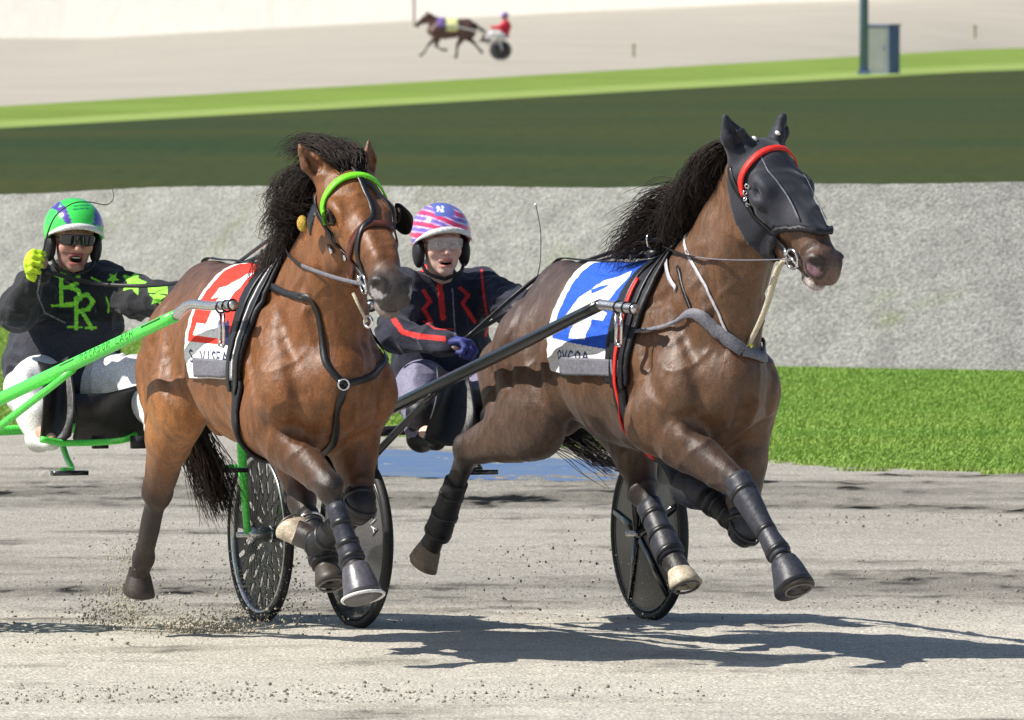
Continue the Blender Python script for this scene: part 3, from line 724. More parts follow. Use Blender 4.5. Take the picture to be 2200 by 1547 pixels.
def torso_angle(S, x, phi, off, cz=1.13, right=True, x2=None):
    """points on the trunk seen from its axis: phi in degrees, 0 = spine, 90 = right flank, -90 = left flank (arrays)"""
    x = np.asarray(x, float); phi = np.radians(np.asarray(phi, float)); d = np.stack([x * 0, -np.sin(phi), np.cos(phi)], -1)
    o = np.stack([x, x * 0, x * 0 + cz], -1); a = np.zeros(x.shape); b = np.full(x.shape, .62)
    for _ in range(14):
        m = (a + b) / 2; f = S.ev(o + d * m[..., None]) - off; a = np.where(f < 0, m, a); b = np.where(f < 0, b, m)
    return o + d * ((a + b) / 2)[..., None]
def cloth_patch(S, x0f, x1f, ph0, ph1, ns, nt, off, colf, thick=.006, wav=.004, seed=0):
    s, t = np.meshgrid(np.linspace(0, 1, ns), np.linspace(0, 1, nt)); phi = ph0 + (ph1 - ph0) * t
    x = x0f(phi) * (1 - s) + x1f(phi) * s
    js = np.unique(np.linspace(0, nt - 1, min(nt, 46)).astype(int)); is_ = np.unique(np.linspace(0, ns - 1, min(ns, 10)).astype(int))
    Xc = torso_angle(S, x[np.ix_(js, is_)], phi[np.ix_(js, is_)], off)
    Xr = np.stack([np.stack([np.interp(np.arange(ns), is_, Xc[a, :, k]) for k in range(3)], -1) for a in range(len(js))])
    X = np.stack([np.stack([np.interp(np.arange(nt), js, Xr[:, b, k]) for k in range(3)], -1) for b in range(ns)], 1)
    d = X - np.stack([x, x * 0, x * 0 + 1.13], -1); d /= np.linalg.norm(d, axis=-1, keepdims=True)
    X = X + d * (wav * (1 + fbm(np.stack([x, phi / 40, x * 0], -1), 7, 2, seed)))[..., None]
    V1 = X.reshape(-1, 3); V2 = (X - d * thick).reshape(-1, 3); c = colf(s, np.abs(phi)).reshape(-1, 3)
    n1 = len(V1); I = (np.arange(nt - 1)[:, None] * ns + np.arange(ns - 1)[None]).ravel()
    Q = np.stack([I, I + 1, I + ns + 1, I + ns], 1); Q2 = Q[:, ::-1] + n1
    e = []
    for i in range(ns - 1): e.append((i + 1, i, i + n1, i + 1 + n1)); a = (nt - 1) * ns + i; e.append((a, a + 1, a + 1 + n1, a + n1))
    for j in range(nt - 1): a = j * ns; e.append((a, a + ns, a + ns + n1, a + n1)); b_ = a + ns - 1; e.append((b_ + ns, b_, b_ + n1, b_ + ns + n1))
    return np.vstack([V1, V2]), np.vstack([Q, Q2, A(e)]), np.vstack([c, c])
def frame_at(px, Y, deg):
    q = P(px, 1000, Y); return Frame([q[0], q[1], 0], deg)
FR1 = frame_at(610, 38.15, 23); FR2 = frame_at(1420, 38.2, 30)
H1 = headmat((.60, 0, 1.83), (.85, -.01, -.50), 1.15, 1.08)
h1 = dict(tw=.90, tx=.98, frame=FR1, mat=M_coat, coat=(.205, .074, .018), dark=(.022, .014, .011), coat_up=(.070, .036, .027), coat_low=(.42, .17, .04), head=H1, nose=(.065, .05, .044), nostril=(.30, .28, .28), lip=(.22, .17, .15),
    neck=[((.20, 0, 1.16), (.19, .31)), ((.35, 0, 1.31), (.155, .265)), ((.47, 0, 1.49), (.112, .195)), ((.56, 0, 1.65), (.088, .145)), ((.60, 0, 1.73), (.080, .10))],
    ears=[(-.05, -.140, .070), (-.04, .075, .095)], earopen=[(.5, -.5, .3), (.5, .5, .3)], dock=(-1.20, .03, 1.15),
    legs=dict(RF=dict(elbow=(.27, -.18, .90), knee=(.66, -.08, .66), fetlock=(.77, -.04, .42), hoof=(.825, -.03, .335), hoofdir=(.35, .05, -.9), mat=M_hoof),
              LF=dict(elbow=(.28, .16, .88), knee=(.47, .12, .58), fetlock=(.17, .08, .43), hoof=(.03, .05, .46), hoofdir=(-.6, -.2, .55), toe=(-.2, 0, -1), mat=M_hoofpale, fold=True),
              RH=dict(stifle=(-.60, -.20, .93), hock=(-.865, -.18, .585), fetlock=(-1.035, -.17, .315), hoof=(-1.09, -.17, .235), hoofdir=(-.25, 0, -.9), toe=(.8, 0, -.5), mat=M_hoofdark),
              LH=dict(stifle=(-.42, .18, .90), hock=(-.15, .13, .575), fetlock=(.13, .10, .39), hoof=(.19, .10, .32), hoofdir=(.5, 0, -.8), mat=M_hoofdark)))
H2 = headmat((.65, .02, 1.925), (.78, .13, -.60), 1.04, 1.15)
h2 = dict(hooded=True, tw=.84, tx=.92, frame=FR2, mat=M_coat2, coat=(.130, .060, .026), dark=(.016, .012, .012), coat_up=(.040, .024, .020), coat_low=(.060, .037, .029), head=H2, nose=(.12, .065, .045), nostril=(.22, .12, .14), lip=(.55, .50, .48),
    neck=[((.20, 0, 1.17), (.19, .31)), ((.36, .0, 1.34), (.155, .26)), ((.485, .02, 1.56), (.112, .195)), ((.58, .04, 1.75), (.088, .145)), ((.63, .05, 1.84), (.080, .10))],
    ears=[(-.06, -.135, .085), (-.03, .075, .110)], earopen=[(.6, -.5, .3), (.5, .6, .3)], dock=(-1.20, .0, 1.12),
    legs=dict(RF=dict(elbow=(.28, -.19, .90), knee=(.72, -.08, .655), fetlock=(.935, -.06, .44), hoof=(1.03, -.05, .345), hoofdir=(.5, 0, -.85), mat=M_hoofdark),
              LF=dict(elbow=(.30, .17, .87), knee=(.40, .13, .485), fetlock=(.18, .12, .585), hoof=(.05, .12, .635), hoofdir=(-.75, -.05, .3), toe=(-.2, 0, -1), mat=M_hoofdark, fold=True),
              RH=dict(stifle=(-.66, -.165, .86), hock=(-1.07, -.23, .735), fetlock=(-1.28, -.235, .425), hoof=(-1.36, -.24, .335), hoofdir=(-.5, -.25, -.75), toe=(.8, 0, -.6), mat=M_hoof),
              LH=dict(stifle=(-.52, .18, .86), hock=(-.37, .14, .60), fetlock=(-.15, .12, .385), hoof=(-.055, .12, .295), hoofdir=(.5, 0, -.85), mat=M_hoofpale)))
R1 = build_horse(h1); R2 = build_horse(h2)
tag(R1, 'shining bay trotter with a bright green browband and red number cloth', 'horse', 'trotting horses racing in harness')
tag(R2, 'dark bay trotter in a black hood with a red browband and blue number cloth', 'horse', 'trotting horses racing in harness')

# ------------------------------------------------------------------ tack
def add(name, VF, m, parent, **k): return mk(name, VF[0], VF[1], m, parent, **k)
def poly_color(s, t, base, shapes):
    c = np.empty(s.shape + (3,)); c[:] = base
    for poly, col in shapes: c[inpoly(s, t, poly)] = col
    return c
def stroke(pts, w_):
    """outline boxes along a pen stroke, for hand lettering"""
    out = []
    for a, b in zip(pts, pts[1:]):
        a, b = A(a, float), A(b, float); d = nrm(b - a); n_ = A([-d[1], d[0]]) * w_ / 2; a = a - d * w_ * .3; b = b + d * w_ * .3
        out.append([tuple(a + n_), tuple(b + n_), tuple(b - n_), tuple(a - n_)])
    return out
PENS = {'S': [[(.9, .1), (.5, 0), (.1, .2), (.5, .5), (.9, .75), (.5, 1), (.1, .9)]], 'V': [[(0, 0), (.45, 1), (.9, 0)]], 'I': [[(.5, 0), (.5, 1)]],
        'O': [[(.5, 0), (.1, .4), (.3, 1), (.8, .8), (.9, .3), (.5, 0)]], 'E': [[(.9, 0), (.1, 0), (.1, 1), (.9, 1)], [(.1, .5), (.7, .5)]], 'H': [[(.1, 0), (.1, 1)], [(.9, 0), (.9, 1)], [(.1, .5), (.9, .5)]],
        'A': [[(0, 1), (.5, 0), (1, 1)], [(.2, .65), (.8, .65)]], 'L': [[(.1, 0), (.1, 1), (.9, 1)]], 'C': [[(.9, .15), (.5, 0), (.1, .5), (.5, 1), (.9, .85)]], 'R': [[(.1, 1), (.1, 0), (.8, .1), (.8, .4), (.1, .5), (.9, 1)]], 'D': [[(.1, 0), (.1, 1), (.8, .7), (.8, .3), (.1, 0)]], 'N': [[(.1, 1), (.1, 0), (.9, 1), (.9, 0)]], ' ': []}
def text_polys(txt, x0, y0, cw, ch, wd, gap=1.25):
    out = []
    for i, chr_ in enumerate(txt):
        for st in PENS[chr_]: out += stroke([(x0 + i * cw * gap + p[0] * cw, y0 + p[1] * ch) for p in st], wd)
    return out

RED = A([.78, .045, .025]); BLU = A([.02, .10, .58]); WHT = A([.80, .80, .80]); INK = A([.02, .03, .12])
def tack(c, root, n):
    S = c['S']; toh = c['toh']; M = c['head']; fr = c['frame']; hs = M[2]
    pad0 = .095 if n == 1 else .02; xr = -.33 if n == 1 else -.43
    pe_ = 108 if n == 1 else 106
    # number cloth: s runs from the rear edge to the front edge, phi from the spine to the flank
    def colf(s, ph):
        t = ph / pe_
        if n == 1:
            c_ = poly_color(s, t, WHT, [([(.10, -.1), (1.1, -.1), (1.1, .74), (.10, .74)], RED),
                ([(.42, .30), (.60, .19), (.74, .185), (.66, .40), (.62, .60), (.76, .605), (.74, .69), (.22, .69), (.24, .60), (.40, .60), (.44, .39), (.33, .42), (.34, .33)], WHT)])
            for q in text_polys('S VISEA', .14, .80, .085, .085, .018): c_[inpoly(s, t, q)] = INK
            c_[inpoly(s, t, [(.72, .60), (.80, .54), (.88, .62), (.86, .74), (.78, .745), (.80, .66)])] = INK
        else:
            c_ = poly_color(s, t, WHT, [([(.09, -.1), (.94, -.1), (.93, .79), (.5, .76), (.09, .72)], BLU),
                ([(.30, .46), (.52, .26), (.80, .16), (.86, .22), (.76, .40), (.70, .47), (.83, .50), (.80, .56), (.66, .56), (.62, .72), (.40, .72), (.45, .55), (.22, .56)], WHT),
                ([(.44, .33), (.66, .27), (.62, .31), (.50, .37)], BLU)])
            for q in text_polys('OVCOA', .22, .82, .075, .07, .016): c_[inpoly(s, t, q)] = INK
        return c_
    x0 = (lambda p: xr - .06 * np.cos(np.radians(p)) + .03 * (np.abs(p) > 95)) if n == 1 else (lambda p: xr - .05 * np.cos(np.radians(p)) + .02 * np.sin(np.radians(p) * 3))
    V, Fc, cc = cloth_patch(S, x0, lambda p: pad0 + .03 + 0 * p, -pe_, pe_, 150, 420, .010, colf, seed=n)
    cl = mk('number_cloth', V, Fc, M_cloth, root, colors=cc)
    lab = {1: 'red number cloth with a white 1', 2: 'blue number cloth with a white 4'}[n]; cl['label'] = lab
    # saddle pad, girth
    blk = lambda s, p: np.zeros(s.shape + (3,))
    V, Fc, _ = cloth_patch(S, lambda p: pad0 - .005 + 0 * p, lambda p: pad0 + (.15 if n == 1 else .17) + .02 * np.cos(np.radians(p)), -112, 112, 14, 90, .020, blk, .018, .003, 5)
    pd = mk('saddle_pad', V, Fc, M_bootblack, root)
    for dx, wd, m_ in ((.035, .040, M_leather), (.120, .030, M_leather)):
        V, Fc, _ = cloth_patch(S, lambda p: pad0 + dx + 0 * p, lambda p: pad0 + dx + wd + 0 * p, -114, 114, 5, 90, .030, blk, .008, .001, 6); mk('saddle_strap', V, Fc, m_, pd)
    if n == 1:
        V, Fc, _ = cloth_patch(S, lambda p: pad0 + .108 + 0 * p, lambda p: pad0 + .114 + 0 * p, 20, 104, 3, 60, .031, blk, .006, .001, 6); mk('white_piping', V, Fc, M_rim, pd)
    else:
        V, Fc, _ = cloth_patch(S, lambda p: pad0 + .085 + .0 * p, lambda p: pad0 + .105 + .0 * p, 30, 165, 3, 60, .036, blk, .006, .001, 6); mk('red_strap', V, Fc, M_redband, pd)
    gx = pad0 + .07; ph = np.linspace(100, 260, 50); wdt = (.15, .19) if n == 1 else (.11, .13)
    pts = torso_angle(S, gx + .03 * np.sin(np.radians(ph - 90)) * 1.0 * (ph > 0), ph, .012)
    add('girth', strap(S, pts, .1, .008, .014, raw=True, wfun=lambda t: wdt[0] + (wdt[1] - wdt[0]) * math.sin(math.pi * t)), M_bootblack, root)
    # lower wrap strap across the cloth (shaft tie-down)
    V, Fc, _ = cloth_patch(S, lambda p: xr + .13 + 0 * p, lambda p: pad0 + .14 + 0 * p, 92, 106, 30, 8, .026, blk, .006, .001, 6); mk('wrap_strap', V, Fc, M_web, root)
    # saddle top: terrets, hook and back strap
    top = torso_angle(S, A([pad0 + .06]), A([0.]), .045)[0]
    sd_ = MB().add(*loft(A([top + A([0, y, -.006 - y * y * 2]) for y in np.linspace(-.10, .10, 9)]), .028, .016, (1, 0, 0), 10)); st_ = sd_.build('saddle_tree', M_leather, root)
    for y in (-.085, .085): add('terret', ring(top + A([0, y, .028]), .030, .005, (0.9, .2, 0)), M_metal, st_)
    add('check_hook', ring(top + A([-.02, 0, .030]), .016, .004, (0, 1, 0)), M_metal, st_)
    bp = [top + A([-.02, 0, 0])] + [A([x, 0, 1.6]) for x in (-.2, -.4, -.65, -.9)]
    add('back_strap', strap(S, bp, .022, .012, .005), M_leather, root)
    for x in ((-.10, -.2) if n == 1 else (-.16, -.30)):
        q = torso_angle(S, A([x]), A([0.]), .03)[0]; add('buckle', MB().add(*ring(q + A([0, -.01, .01]), .018, .004, (.3, 1, 0))).add(*boxm(q + A([0, 0, .004]), (.05, .035, .014))).V and (lambda m_: (np.vstack(m_.V), m_.F))(MB().add(*ring(q + A([0, -.01, .016]), .018, .004, (.3, 1, 0))).add(*boxm(q + A([0, 0, .004]), (.06, .04, .018)))), M_leather, root)
    Hh = fr.H
    # breast collar and neck straps
    if n == 1:
        L_ = [torso_angle(S, A([.16]), A([28.]), .02)[0], Hh(600, 650, -.27), Hh(665, 735, -.20), Hh(737, 826, -.03)]
        add('breast_strap', strap(S, L_, .026, .009, .0025), M_leather, root)
        R_ = [Hh(737, 826, -.03), A([.60, .12, 1.08]), A([.48, .24, 1.16]), A([.25, .26, 1.25]), torso_angle(S, A([.16]), A([-35.]), .02)[0]]
        add('breast_strap', strap(S, R_, .026, .009, .0025), M_leather, root)
        add('breast_strap', strap(S, [Hh(737, 826, -.03), Hh(733, 880, -.03), A([.50, 0, .84]), A([.36, 0, .77]), A([.2, 0, .74])], .032, .006, .003), M_leather, root)
        X_, N_ = S.project([Hh(737, 826, -.03)], .015); add('breast_ring', ring(X_[0], .020, .004, N_[0]), M_metal, root)
    else:
        B = Hh(1600, 752, -.02)
        add('breast_strap', strap(S, [torso_angle(S, A([.10]), A([70.]), .03)[0], Hh(1400, 690, -.27), Hh(1450, 668, -.24), Hh(1510, 700, -.19), B], .036, .014, .004, wfun=lambda t: .014 + .036 * min(1, max(0, t - .3) * 3)), M_web, root)
        add('breast_strap', strap(S, [B, A([.60, .13, 1.15]), A([.46, .24, 1.22]), A([.22, .27, 1.25]), torso_angle(S, A([.10]), A([-60.]), .03)[0]], .045, .008, .006), M_web, root)
        add('neck_strap', strap(S, [A([.26, .02, 1.56]), Hh(1505, 590, -.12), Hh(1520, 650, -.14), Hh(1555, 715, -.10), B], .012, .006, .004), M_silverweb, root)
        add('shoulder_strap', strap(S, [A([.10, -.04, 1.5]), Hh(1432, 560, -.10), Hh(1436, 620, -.19)], .018, .008, .004), M_silverweb, root)
        add('shoulder_strap', strap(S, [Hh(1465, 575, -.12), Hh(1455, 640, -.2), Hh(1450, 668, -.24)], .014, .008, .004), M_leather, root)
    # ---- bridle, in head coordinates
    T = lambda L__: [toh(p) for p in L__]
    bx = .115 if n == 1 else .10
    bm_ = M_greenband if n == 1 else M_redband; off = .006 if n == 1 else .014
    add('browband', strap(S, T([(bx + .06, -.13, -.09), (bx + .02, -.12, -.03), (bx, -.07, .05), (bx, 0, .08), (bx, .07, .05), (bx + .02, .12, -.03), (bx + .06, .13, -.09)]), .026 if n == 1 else .023, off, .008), bm_, root)
    bit = (.455, -.078, -.135)
    for s in (-1, 1):
        f = lambda p: (p[0], p[1] * s, p[2])
        add('cheek_strap', strap(S, T([f((.04, .10, -.05)), f((.16, .14, -.10)), f((.29, .10, -.13)), f((.43, .08, -.135))]), .024, off, .003), M_leather, root)
        bc = toh((bit[0], -bit[1] * s * 1.0, bit[2])); X_, N_ = S.project([bc], .014)
        bi = add('bit_ring', ring(X_[0], .036, .0055, N_[0]), M_metal, root)
        m_ = MB().add(*bar(X_[0] - M[1][:, 0] * .03, X_[0] + M[1][:, 0] * .045, .006)).add(*boxm(X_[0] - M[1][:, 0] * .04, (.022, .022, .022), M[1])); mk('bit_cheek', np.vstack(m_.V), m_.F, M_metal, bi)
        c['bit%d' % s] = X_[0]
        add('jaw_strap', strap(S, T([f((.445, .075, -.15)), f((.40, .05, -.21)), f((.39, 0, -.24))]), .014, .006, .003), M_leather, root)
    if n == 1:
        add('noseband', strap(S, T([(.33, -.03, -.22), (.35, -.08, -.14), (.345, -.075, -.05), (.335, 0, .03), (.345, .075, -.05), (.35, .08, -.14), (.33, .03, -.22)]), .030, .005, .007), M_brown, root)
        add('overcheck', strap(S, T([(.02, 0, .06), (.12, .004, .05), (.22, .008, .04), (.31, -.005, .03), (.345, -.055, .0), (.40, -.075, -.07), (.45, -.078, -.12)]), .022, .007, .005), M_leather, root)
        add('overcheck', strap(S, T([(.12, -.004, .05), (.17, .05, .03), (.25, .075, -.0), (.335, .07, -.03)]), .016, .006, .004), M_leather, root)
        for s in (-1, 1):                                                     # blinkers
            V = []; nu, nv = 12, 10
            for i in range(nu + 1):
                for j in range(nv + 1):
                    a = -.5 + i / nu; b_ = -.5 + j / nv
                    y = .126 + .022 * math.cos(a * 2.6) * math.cos(b_ * 2.6) + .026 * (a + .5) ** 2
                    rr_ = 1 / max(1, (abs(a * 2) ** 3 + abs(b_ * 2) ** 3) ** .333); V.append(toh((.180 + .095 * a * rr_, s * y, -.060 + .085 * b_ * rr_)))
            V = A(V); n0 = len(V); o_ = M[1][:, 1] * s * .006; Fc = [(i * (nv + 1) + j, i * (nv + 1) + j + 1, (i + 1) * (nv + 1) + j + 1, (i + 1) * (nv + 1) + j) for i in range(nu) for j in range(nv)]
            edge = [j for j in range(nv + 1)] + [i * (nv + 1) + nv for i in range(1, nu + 1)] + [nu * (nv + 1) + j for j in range(nv - 1, -1, -1)] + [i * (nv + 1) for i in range(nu - 1, 0, -1)]
            Fc2 = [tuple(q + n0 for q in f_) for f_ in Fc] + [(edge[k], edge[(k + 1) % len(edge)], edge[(k + 1) % len(edge)] + n0, edge[k] + n0) for k in range(len(edge))]
            mk('blinker', np.vstack([V, V + o_]), Fc + Fc2, M_leather, root)
        for s in (-1,):
            V, Fc = ellips(toh((.125, s * .150, -.105)), (.032, .018, .030), M[1]); mk('sheepskin_pad', V, Fc, M_wool, root)
        for p in ((.25, -.125, -.145), (.30, -.11, -.15)):
            X_, N_ = S.project([toh(p)], .012); add('buckle', boxm(X_[0], (.045, .008, .020), M[1]), M_metal, root)
        add('bit_ring', ring(toh((.50, -.03, -.235)), .020, .006, (.4, -.9, 0)), M_metal, root)
        add('lip_strap', bar(toh((.455, -.08, -.16)), toh((.50, -.035, -.235)), .006), M_cord, root)
    else:
        # hood: the head's own skin lifted outwards where the hood covers it
        bo = c['body'].data; V = np.empty(len(bo.vertices) * 3); bo.vertices.foreach_get('co', V); V = V.reshape(-1, 3); Nn = np.empty(len(V) * 3); bo.vertices.foreach_get('normal', Nn); Nn = Nn.reshape(-1, 3)
        loc = (V - M[0]) @ M[1] / hs; lx, ly, lz = loc.T
        lim = .335 + np.maximum(0, lz + .09) * 1.9 + np.maximum(0, -lz - .16) * .5
        m_ = (lx < lim) & (lx > -.04 + .075 * np.clip((-.02 - lz) / .05, 0, 1) + np.maximum(0, -lz - .07) * .45) & (np.abs(ly) < .25) & (lz < .24) & (lz > -.33) | ((lx < .05) & (lz > .01) & (lx > -.2) & (lz < .3) & (np.abs(ly) < .2))
        m_ &= (lz > -.100 - .46 * np.maximum(lx, 0)) | (lx > .34)
        dh = np.min([S.d1(q, V) for q in S.p[c['hp'][0]:c['hp'][1]] if not q[7]], 0); m_ &= (dh < .014) | (lx > .05) & (dh < .05)
        Fq = A([tuple(p.vertices) for p in bo.polygons if len(p.vertices) == 4]); Fq = Fq[m_[Fq].all(1)]
        for _ in range(3):                                                     # tidy the ragged edge
            pass
        use = np.unique(Fq); mp = -np.ones(len(V), int); mp[use] = np.arange(len(use)); Vh = V[use] + Nn[use] * .009; Fh = mp[Fq]
        ed = np.sort(np.vstack([Fh[:, [i, (i + 1) % 4]] for i in range(4)]), 1); ue, ct = np.unique(ed, axis=0, return_counts=True); be = ue[ct == 1]
        for _ in range(10):                                                    # smooth the hood's hem
            acc = np.zeros_like(Vh); cnt = np.zeros(len(Vh))
            for a_, b_ in ((0, 1), (1, 0)): np.add.at(acc, be[:, a_], Vh[be[:, b_]]); np.add.at(cnt, be[:, a_], 1)
            k_ = cnt > 1; Vh[k_] = Vh[k_] * .4 + .6 * acc[k_] / cnt[k_][:, None]
        wr = .004 * vnoise(Vh, 9, 3)[:, None] * Nn[use]; Vh = lap(Vh + wr, Fh, .5); Vh = lap(Vh, Fh, .4)
        hood = mk('hood', Vh, Fh, M_hood, root); md = hood.modifiers.new('thickness', 'SOLIDIFY'); md.thickness = .004; md.offset = -1
        hood['label'] = 'black hood covering the head and ears down to the nose'
        for sy in (-.052, .052): add('seam', strap(S, T([(.11, sy * 1.3, .045), (.20, sy * 1.3, .03), (.30, sy, .01), (.40, sy * .8, -.02)]), .006, .0135, .0015), M_web, hood)
        # fleecy edge over the nose
        rp = T([(.375, -.06, -.235), (.345, -.095, -.17), (.355, -.085, -.09), (.41, -.07, -.04), (.475, -.03, .00), (.475, .03, .00), (.41, .07, -.04), (.355, .085, -.09), (.345, .095, -.17), (.375, .06, -.235)])
        X_, N_ = S.project(catmull(rp, 8), .012)
        V, Fc = loft(X_, .0115, None, (0, 0, 1), 10); g_ = np.random.default_rng(5); V = V + g_.normal(0, .0025, V.shape); mk('fleece_edge', V, Fc, M_bootblack, root)
        for i, p in enumerate(((.02, -.03, .10), (.03, .02, .105))): V, Fc = ellips(S.project([toh(p)], .012)[0][0], (.012, .010, .007), M[1]); mk('stud', V, Fc, M_rim, root)
        for k in range(4): X_, N_ = S.project([toh((.16 + .012 * k, -.13 + .005 * k, -.04 - .02 * k))], .018); add('chain_link', ring(X_[0], .008, .003, nrm(N_[0] + M[1][:, k % 3])), M_metal, root)
        # pale cord from the bit down to the breast strap
        b0 = c['bit-1']; e0_ = Hh(1603, 752, .02); st0 = Hh(1674, 572, .02); mid = (st0 + e0_) / 2 + A([.015, .0, -.01])
        V, Fc = tube([b0, st0, mid, e0_], [.004, .013, .012, .009], 8, 8); mk('martingale_cord', V, Fc, M_cord, root)
        V, Fc = tube([e0_ + A([.03, 0, .02]), e0_, e0_ + A([-.03, -.02, -.02])], .012, 4, 8); mk('cord_clip', V, Fc, M_yellow, root)
    # forelock, mane, tail
    hx, hy, hz = M[1].T
    if n == 1:
        up = A([0, 0, 1.])
        V1, F1 = strands(420, lambda t, g: toh((.03 + g.uniform(-.03, .05), g.uniform(-.045, .045), .045)), lambda t, g: [(-.02, g.uniform(-.05, .03), .045), (-.06, g.uniform(-.05, .01), .030), (-.08, -.03 + g.uniform(-.03, .02), .0), (-.06, -.03, -.03)], .0022, 9, .012, 3)
        mk('forelock', V1, F1, M_hair, root)
        cr = catmull([toh((-.02, 0, .03)), A([.50, 0, 1.80]), A([.40, 0, 1.66]), A([.27, 0, 1.54]), A([.14, 0, 1.49])], 8); cr = S.project(cr, -.004, 5)[0]
        def rf(t, g): i = t * (len(cr) - 1); k = int(i); k2 = min(k + 1, len(cr) - 1); p = cr[k] + (cr[k2] - cr[k]) * (i - k); return p + A([0, g.uniform(-.02, .012), 0])
        def gf(t, g):
            L = g.uniform(.7, 1.15)
            if t > .38: L *= .8
            if t < .38: return [A([-.06, -.05, .012]) * L, A([-.06, -.05, -.035]) * L, A([-.03, -.035, -.06]) * L, A([.015, -.03, -.045]) * L, A([.03, .02, -.01]) * L]
            return [A([-.05, -.055, .02]) * L, A([-.04, -.06, -.045]) * L, A([-.02, -.03, -.075]) * L, A([.01, -.008, -.07]) * L]
        V1, F1 = strands(1500, rf, gf, .0019, 10, .018, 4)
        V2, F2 = strands(70, lambda t, g: rf(.12 + t * .2, g), lambda t, g: [(-.10, -.09, .03), (-.05, -.07, -.03), (.01, -.03, -.06), (.05, .02, -.03), (.03, .03, .04), (-.02, .01, .05)], .0013, 14, .016, 14)
        mk('mane', np.vstack([V1, V2]), F1 + [tuple(k + len(V1) for k in f) for f in F2], M_hair, root)
        V1, F1 = strands(520, lambda t, g: A([-1.16, .02, 1.16 - .10 * t]) + g.normal(0, .012, 3), lambda t, g: [(-.10, .03 + g.uniform(-.02, .02), -.08), (-.04, .05 + g.uniform(-.02, .03), -.17), (.02, .05 + g.uniform(-.03, .04), -.15), (.04, .03 + g.uniform(-.03, .05), -.11 + g.uniform(-.04, .02)), (.02, .02, -.08)], .0026, 11, .014, 5)
    else:
        cr = catmull([toh((-.03, 0, .0)), A([.50, .02, 1.85]), A([.38, .0, 1.68]), A([.26, 0, 1.56]), A([.10, 0, 1.50])], 8); cr = S.project(cr, -.004, 5)[0]
        def rf(t, g): i = t * (len(cr) - 1); k = int(i); k2 = min(k + 1, len(cr) - 1); p = cr[k] + (cr[k2] - cr[k]) * (i - k); return p + A([0, g.uniform(-.02, .012), 0])
        def gf(t, g):
            L = g.uniform(.65, 1.1)
            if t < .5: return [A([-.07, -.045, .010]) * L, A([-.07, -.04, -.035]) * L, A([-.03, -.02, -.075]) * L, A([-.0, -.005, -.045]) * L]
            return [A([-.06, -.035, .055]) * L, A([-.11, -.03, .02]) * L, A([-.11, -.02, -.045]) * L, A([-.05, -.02, -.05]) * L]
        V1, F1 = strands(1900, rf, gf, .0019, 10, .020, 6); mk('mane', V1, F1, M_hair, root)
        V1, F1 = strands(170, lambda t, g: A([-1.12, .0, 1.12 - .10 * t]) + g.normal(0, .012, 3), lambda t, g: [(-.10, .05, -.10), (.02, .10 + g.uniform(-.02, .04), -.13), (.10, .10 + g.uniform(-.02, .04), -.07), (.10, .04, -.06), (.08, .02, -.03)], .0026, 11, .014, 7)
    mk('tail', V1, F1, M_hair, root)
    # boots
    J = c['legs']
    def lerp(a, b, t): return A(a, float) + (A(b, float) - A(a, float)) * t
    def shell(name, pts, ru, rw, m_, u=(0, 1, 0), flare=0.0):
        V, Fc = loft(catmull([A(p) for p in pts], 5), ru, rw, u, 20); nz_ = vnoise(V, 25, 3)[:, None] * .002
        bt_ = mk(name, V + nz_ * A([1, 1, 0]), Fc, m_, root); c_ = catmull([A(p) for p in pts], 5)
        if 'bell' not in name:
            for tt in (.22, .5, .8):
                i_ = int(tt * (len(c_) - 1)); u1 = float(np.interp(tt, np.linspace(0, 1, len(ru)), ru)); u2 = float(np.interp(tt, np.linspace(0, 1, len(rw)), rw)); ax_ = nrm(c_[i_ + 1] - c_[i_]); l_ = 20; uu_ = nrm(A(u) - ax_ * (A(u) @ ax_)); ww_ = np.cross(ax_, uu_)
                vv = [c_[i_] + uu_ * math.cos(a) * (u1 + dd) + ww_ * math.sin(a) * (u2 + dd) + ax_ * hh for (dd, hh) in ((-.004, -.011), (.0035, -.009), (.0035, .009), (-.004, .011)) for a in np.linspace(0, 2 * math.pi, l_, endpoint=False)]
                mk('boot_strap', vv, [(r_ * l_ + k, r_ * l_ + (k + 1) % l_, (r_ + 1) * l_ + (k + 1) % l_, (r_ + 1) * l_ + k) for r_ in range(3) for k in range(l_)], M_leather, bt_)
        return bt_
    if n == 1:
        j = J['RF']; shell('shin_boot', [lerp(j['knee'], j['fetlock'], .25), lerp(j['knee'], j['fetlock'], .7), j['fetlock'], lerp(j['fetlock'], j['hoof'], .4)], [.036, .037, .046, .042], [.042, .044, .051, .046], M_boot)
        d = nrm(A(j['hoofdir'])); f0 = lerp(j['fetlock'], j['hoof'], .55)
        bt = shell('bell_boot', [f0, f0 + d * .05 + A([.010, 0, 0]), f0 + d * .115 + A([.020, 0, 0])], [.048, .062, .074], [.054, .070, .084], M_bootgrey)
        V, Fc = torus(f0 + d * .117 + A([.02, 0, 0]), .079, .006, d, 30, 6); mk('rim_band', V, Fc, M_rim, bt)
        j = J['LF']; shell('shin_boot', [lerp(j['knee'], j['fetlock'], .2), lerp(j['knee'], j['fetlock'], .7), j['fetlock'], lerp(j['fetlock'], j['hoof'], .3)], [.044, .046, .056, .050], [.050, .050, .060, .052], M_bootblack)
        shell('knee_boot', [lerp(j['elbow'], j['knee'], .82), j['knee'], lerp(j['knee'], j['fetlock'], .15)], [.056, .060, .048], [.058, .066, .05], M_bootblack)
        j = J['LH']; shell('hind_boot', [lerp(j['hock'], j['fetlock'], .3), lerp(j['hock'], j['fetlock'], .7), j['fetlock'], lerp(j['fetlock'], j['hoof'], .6)], [.046, .046, .056, .052], [.052, .050, .060, .056], M_bootblack)
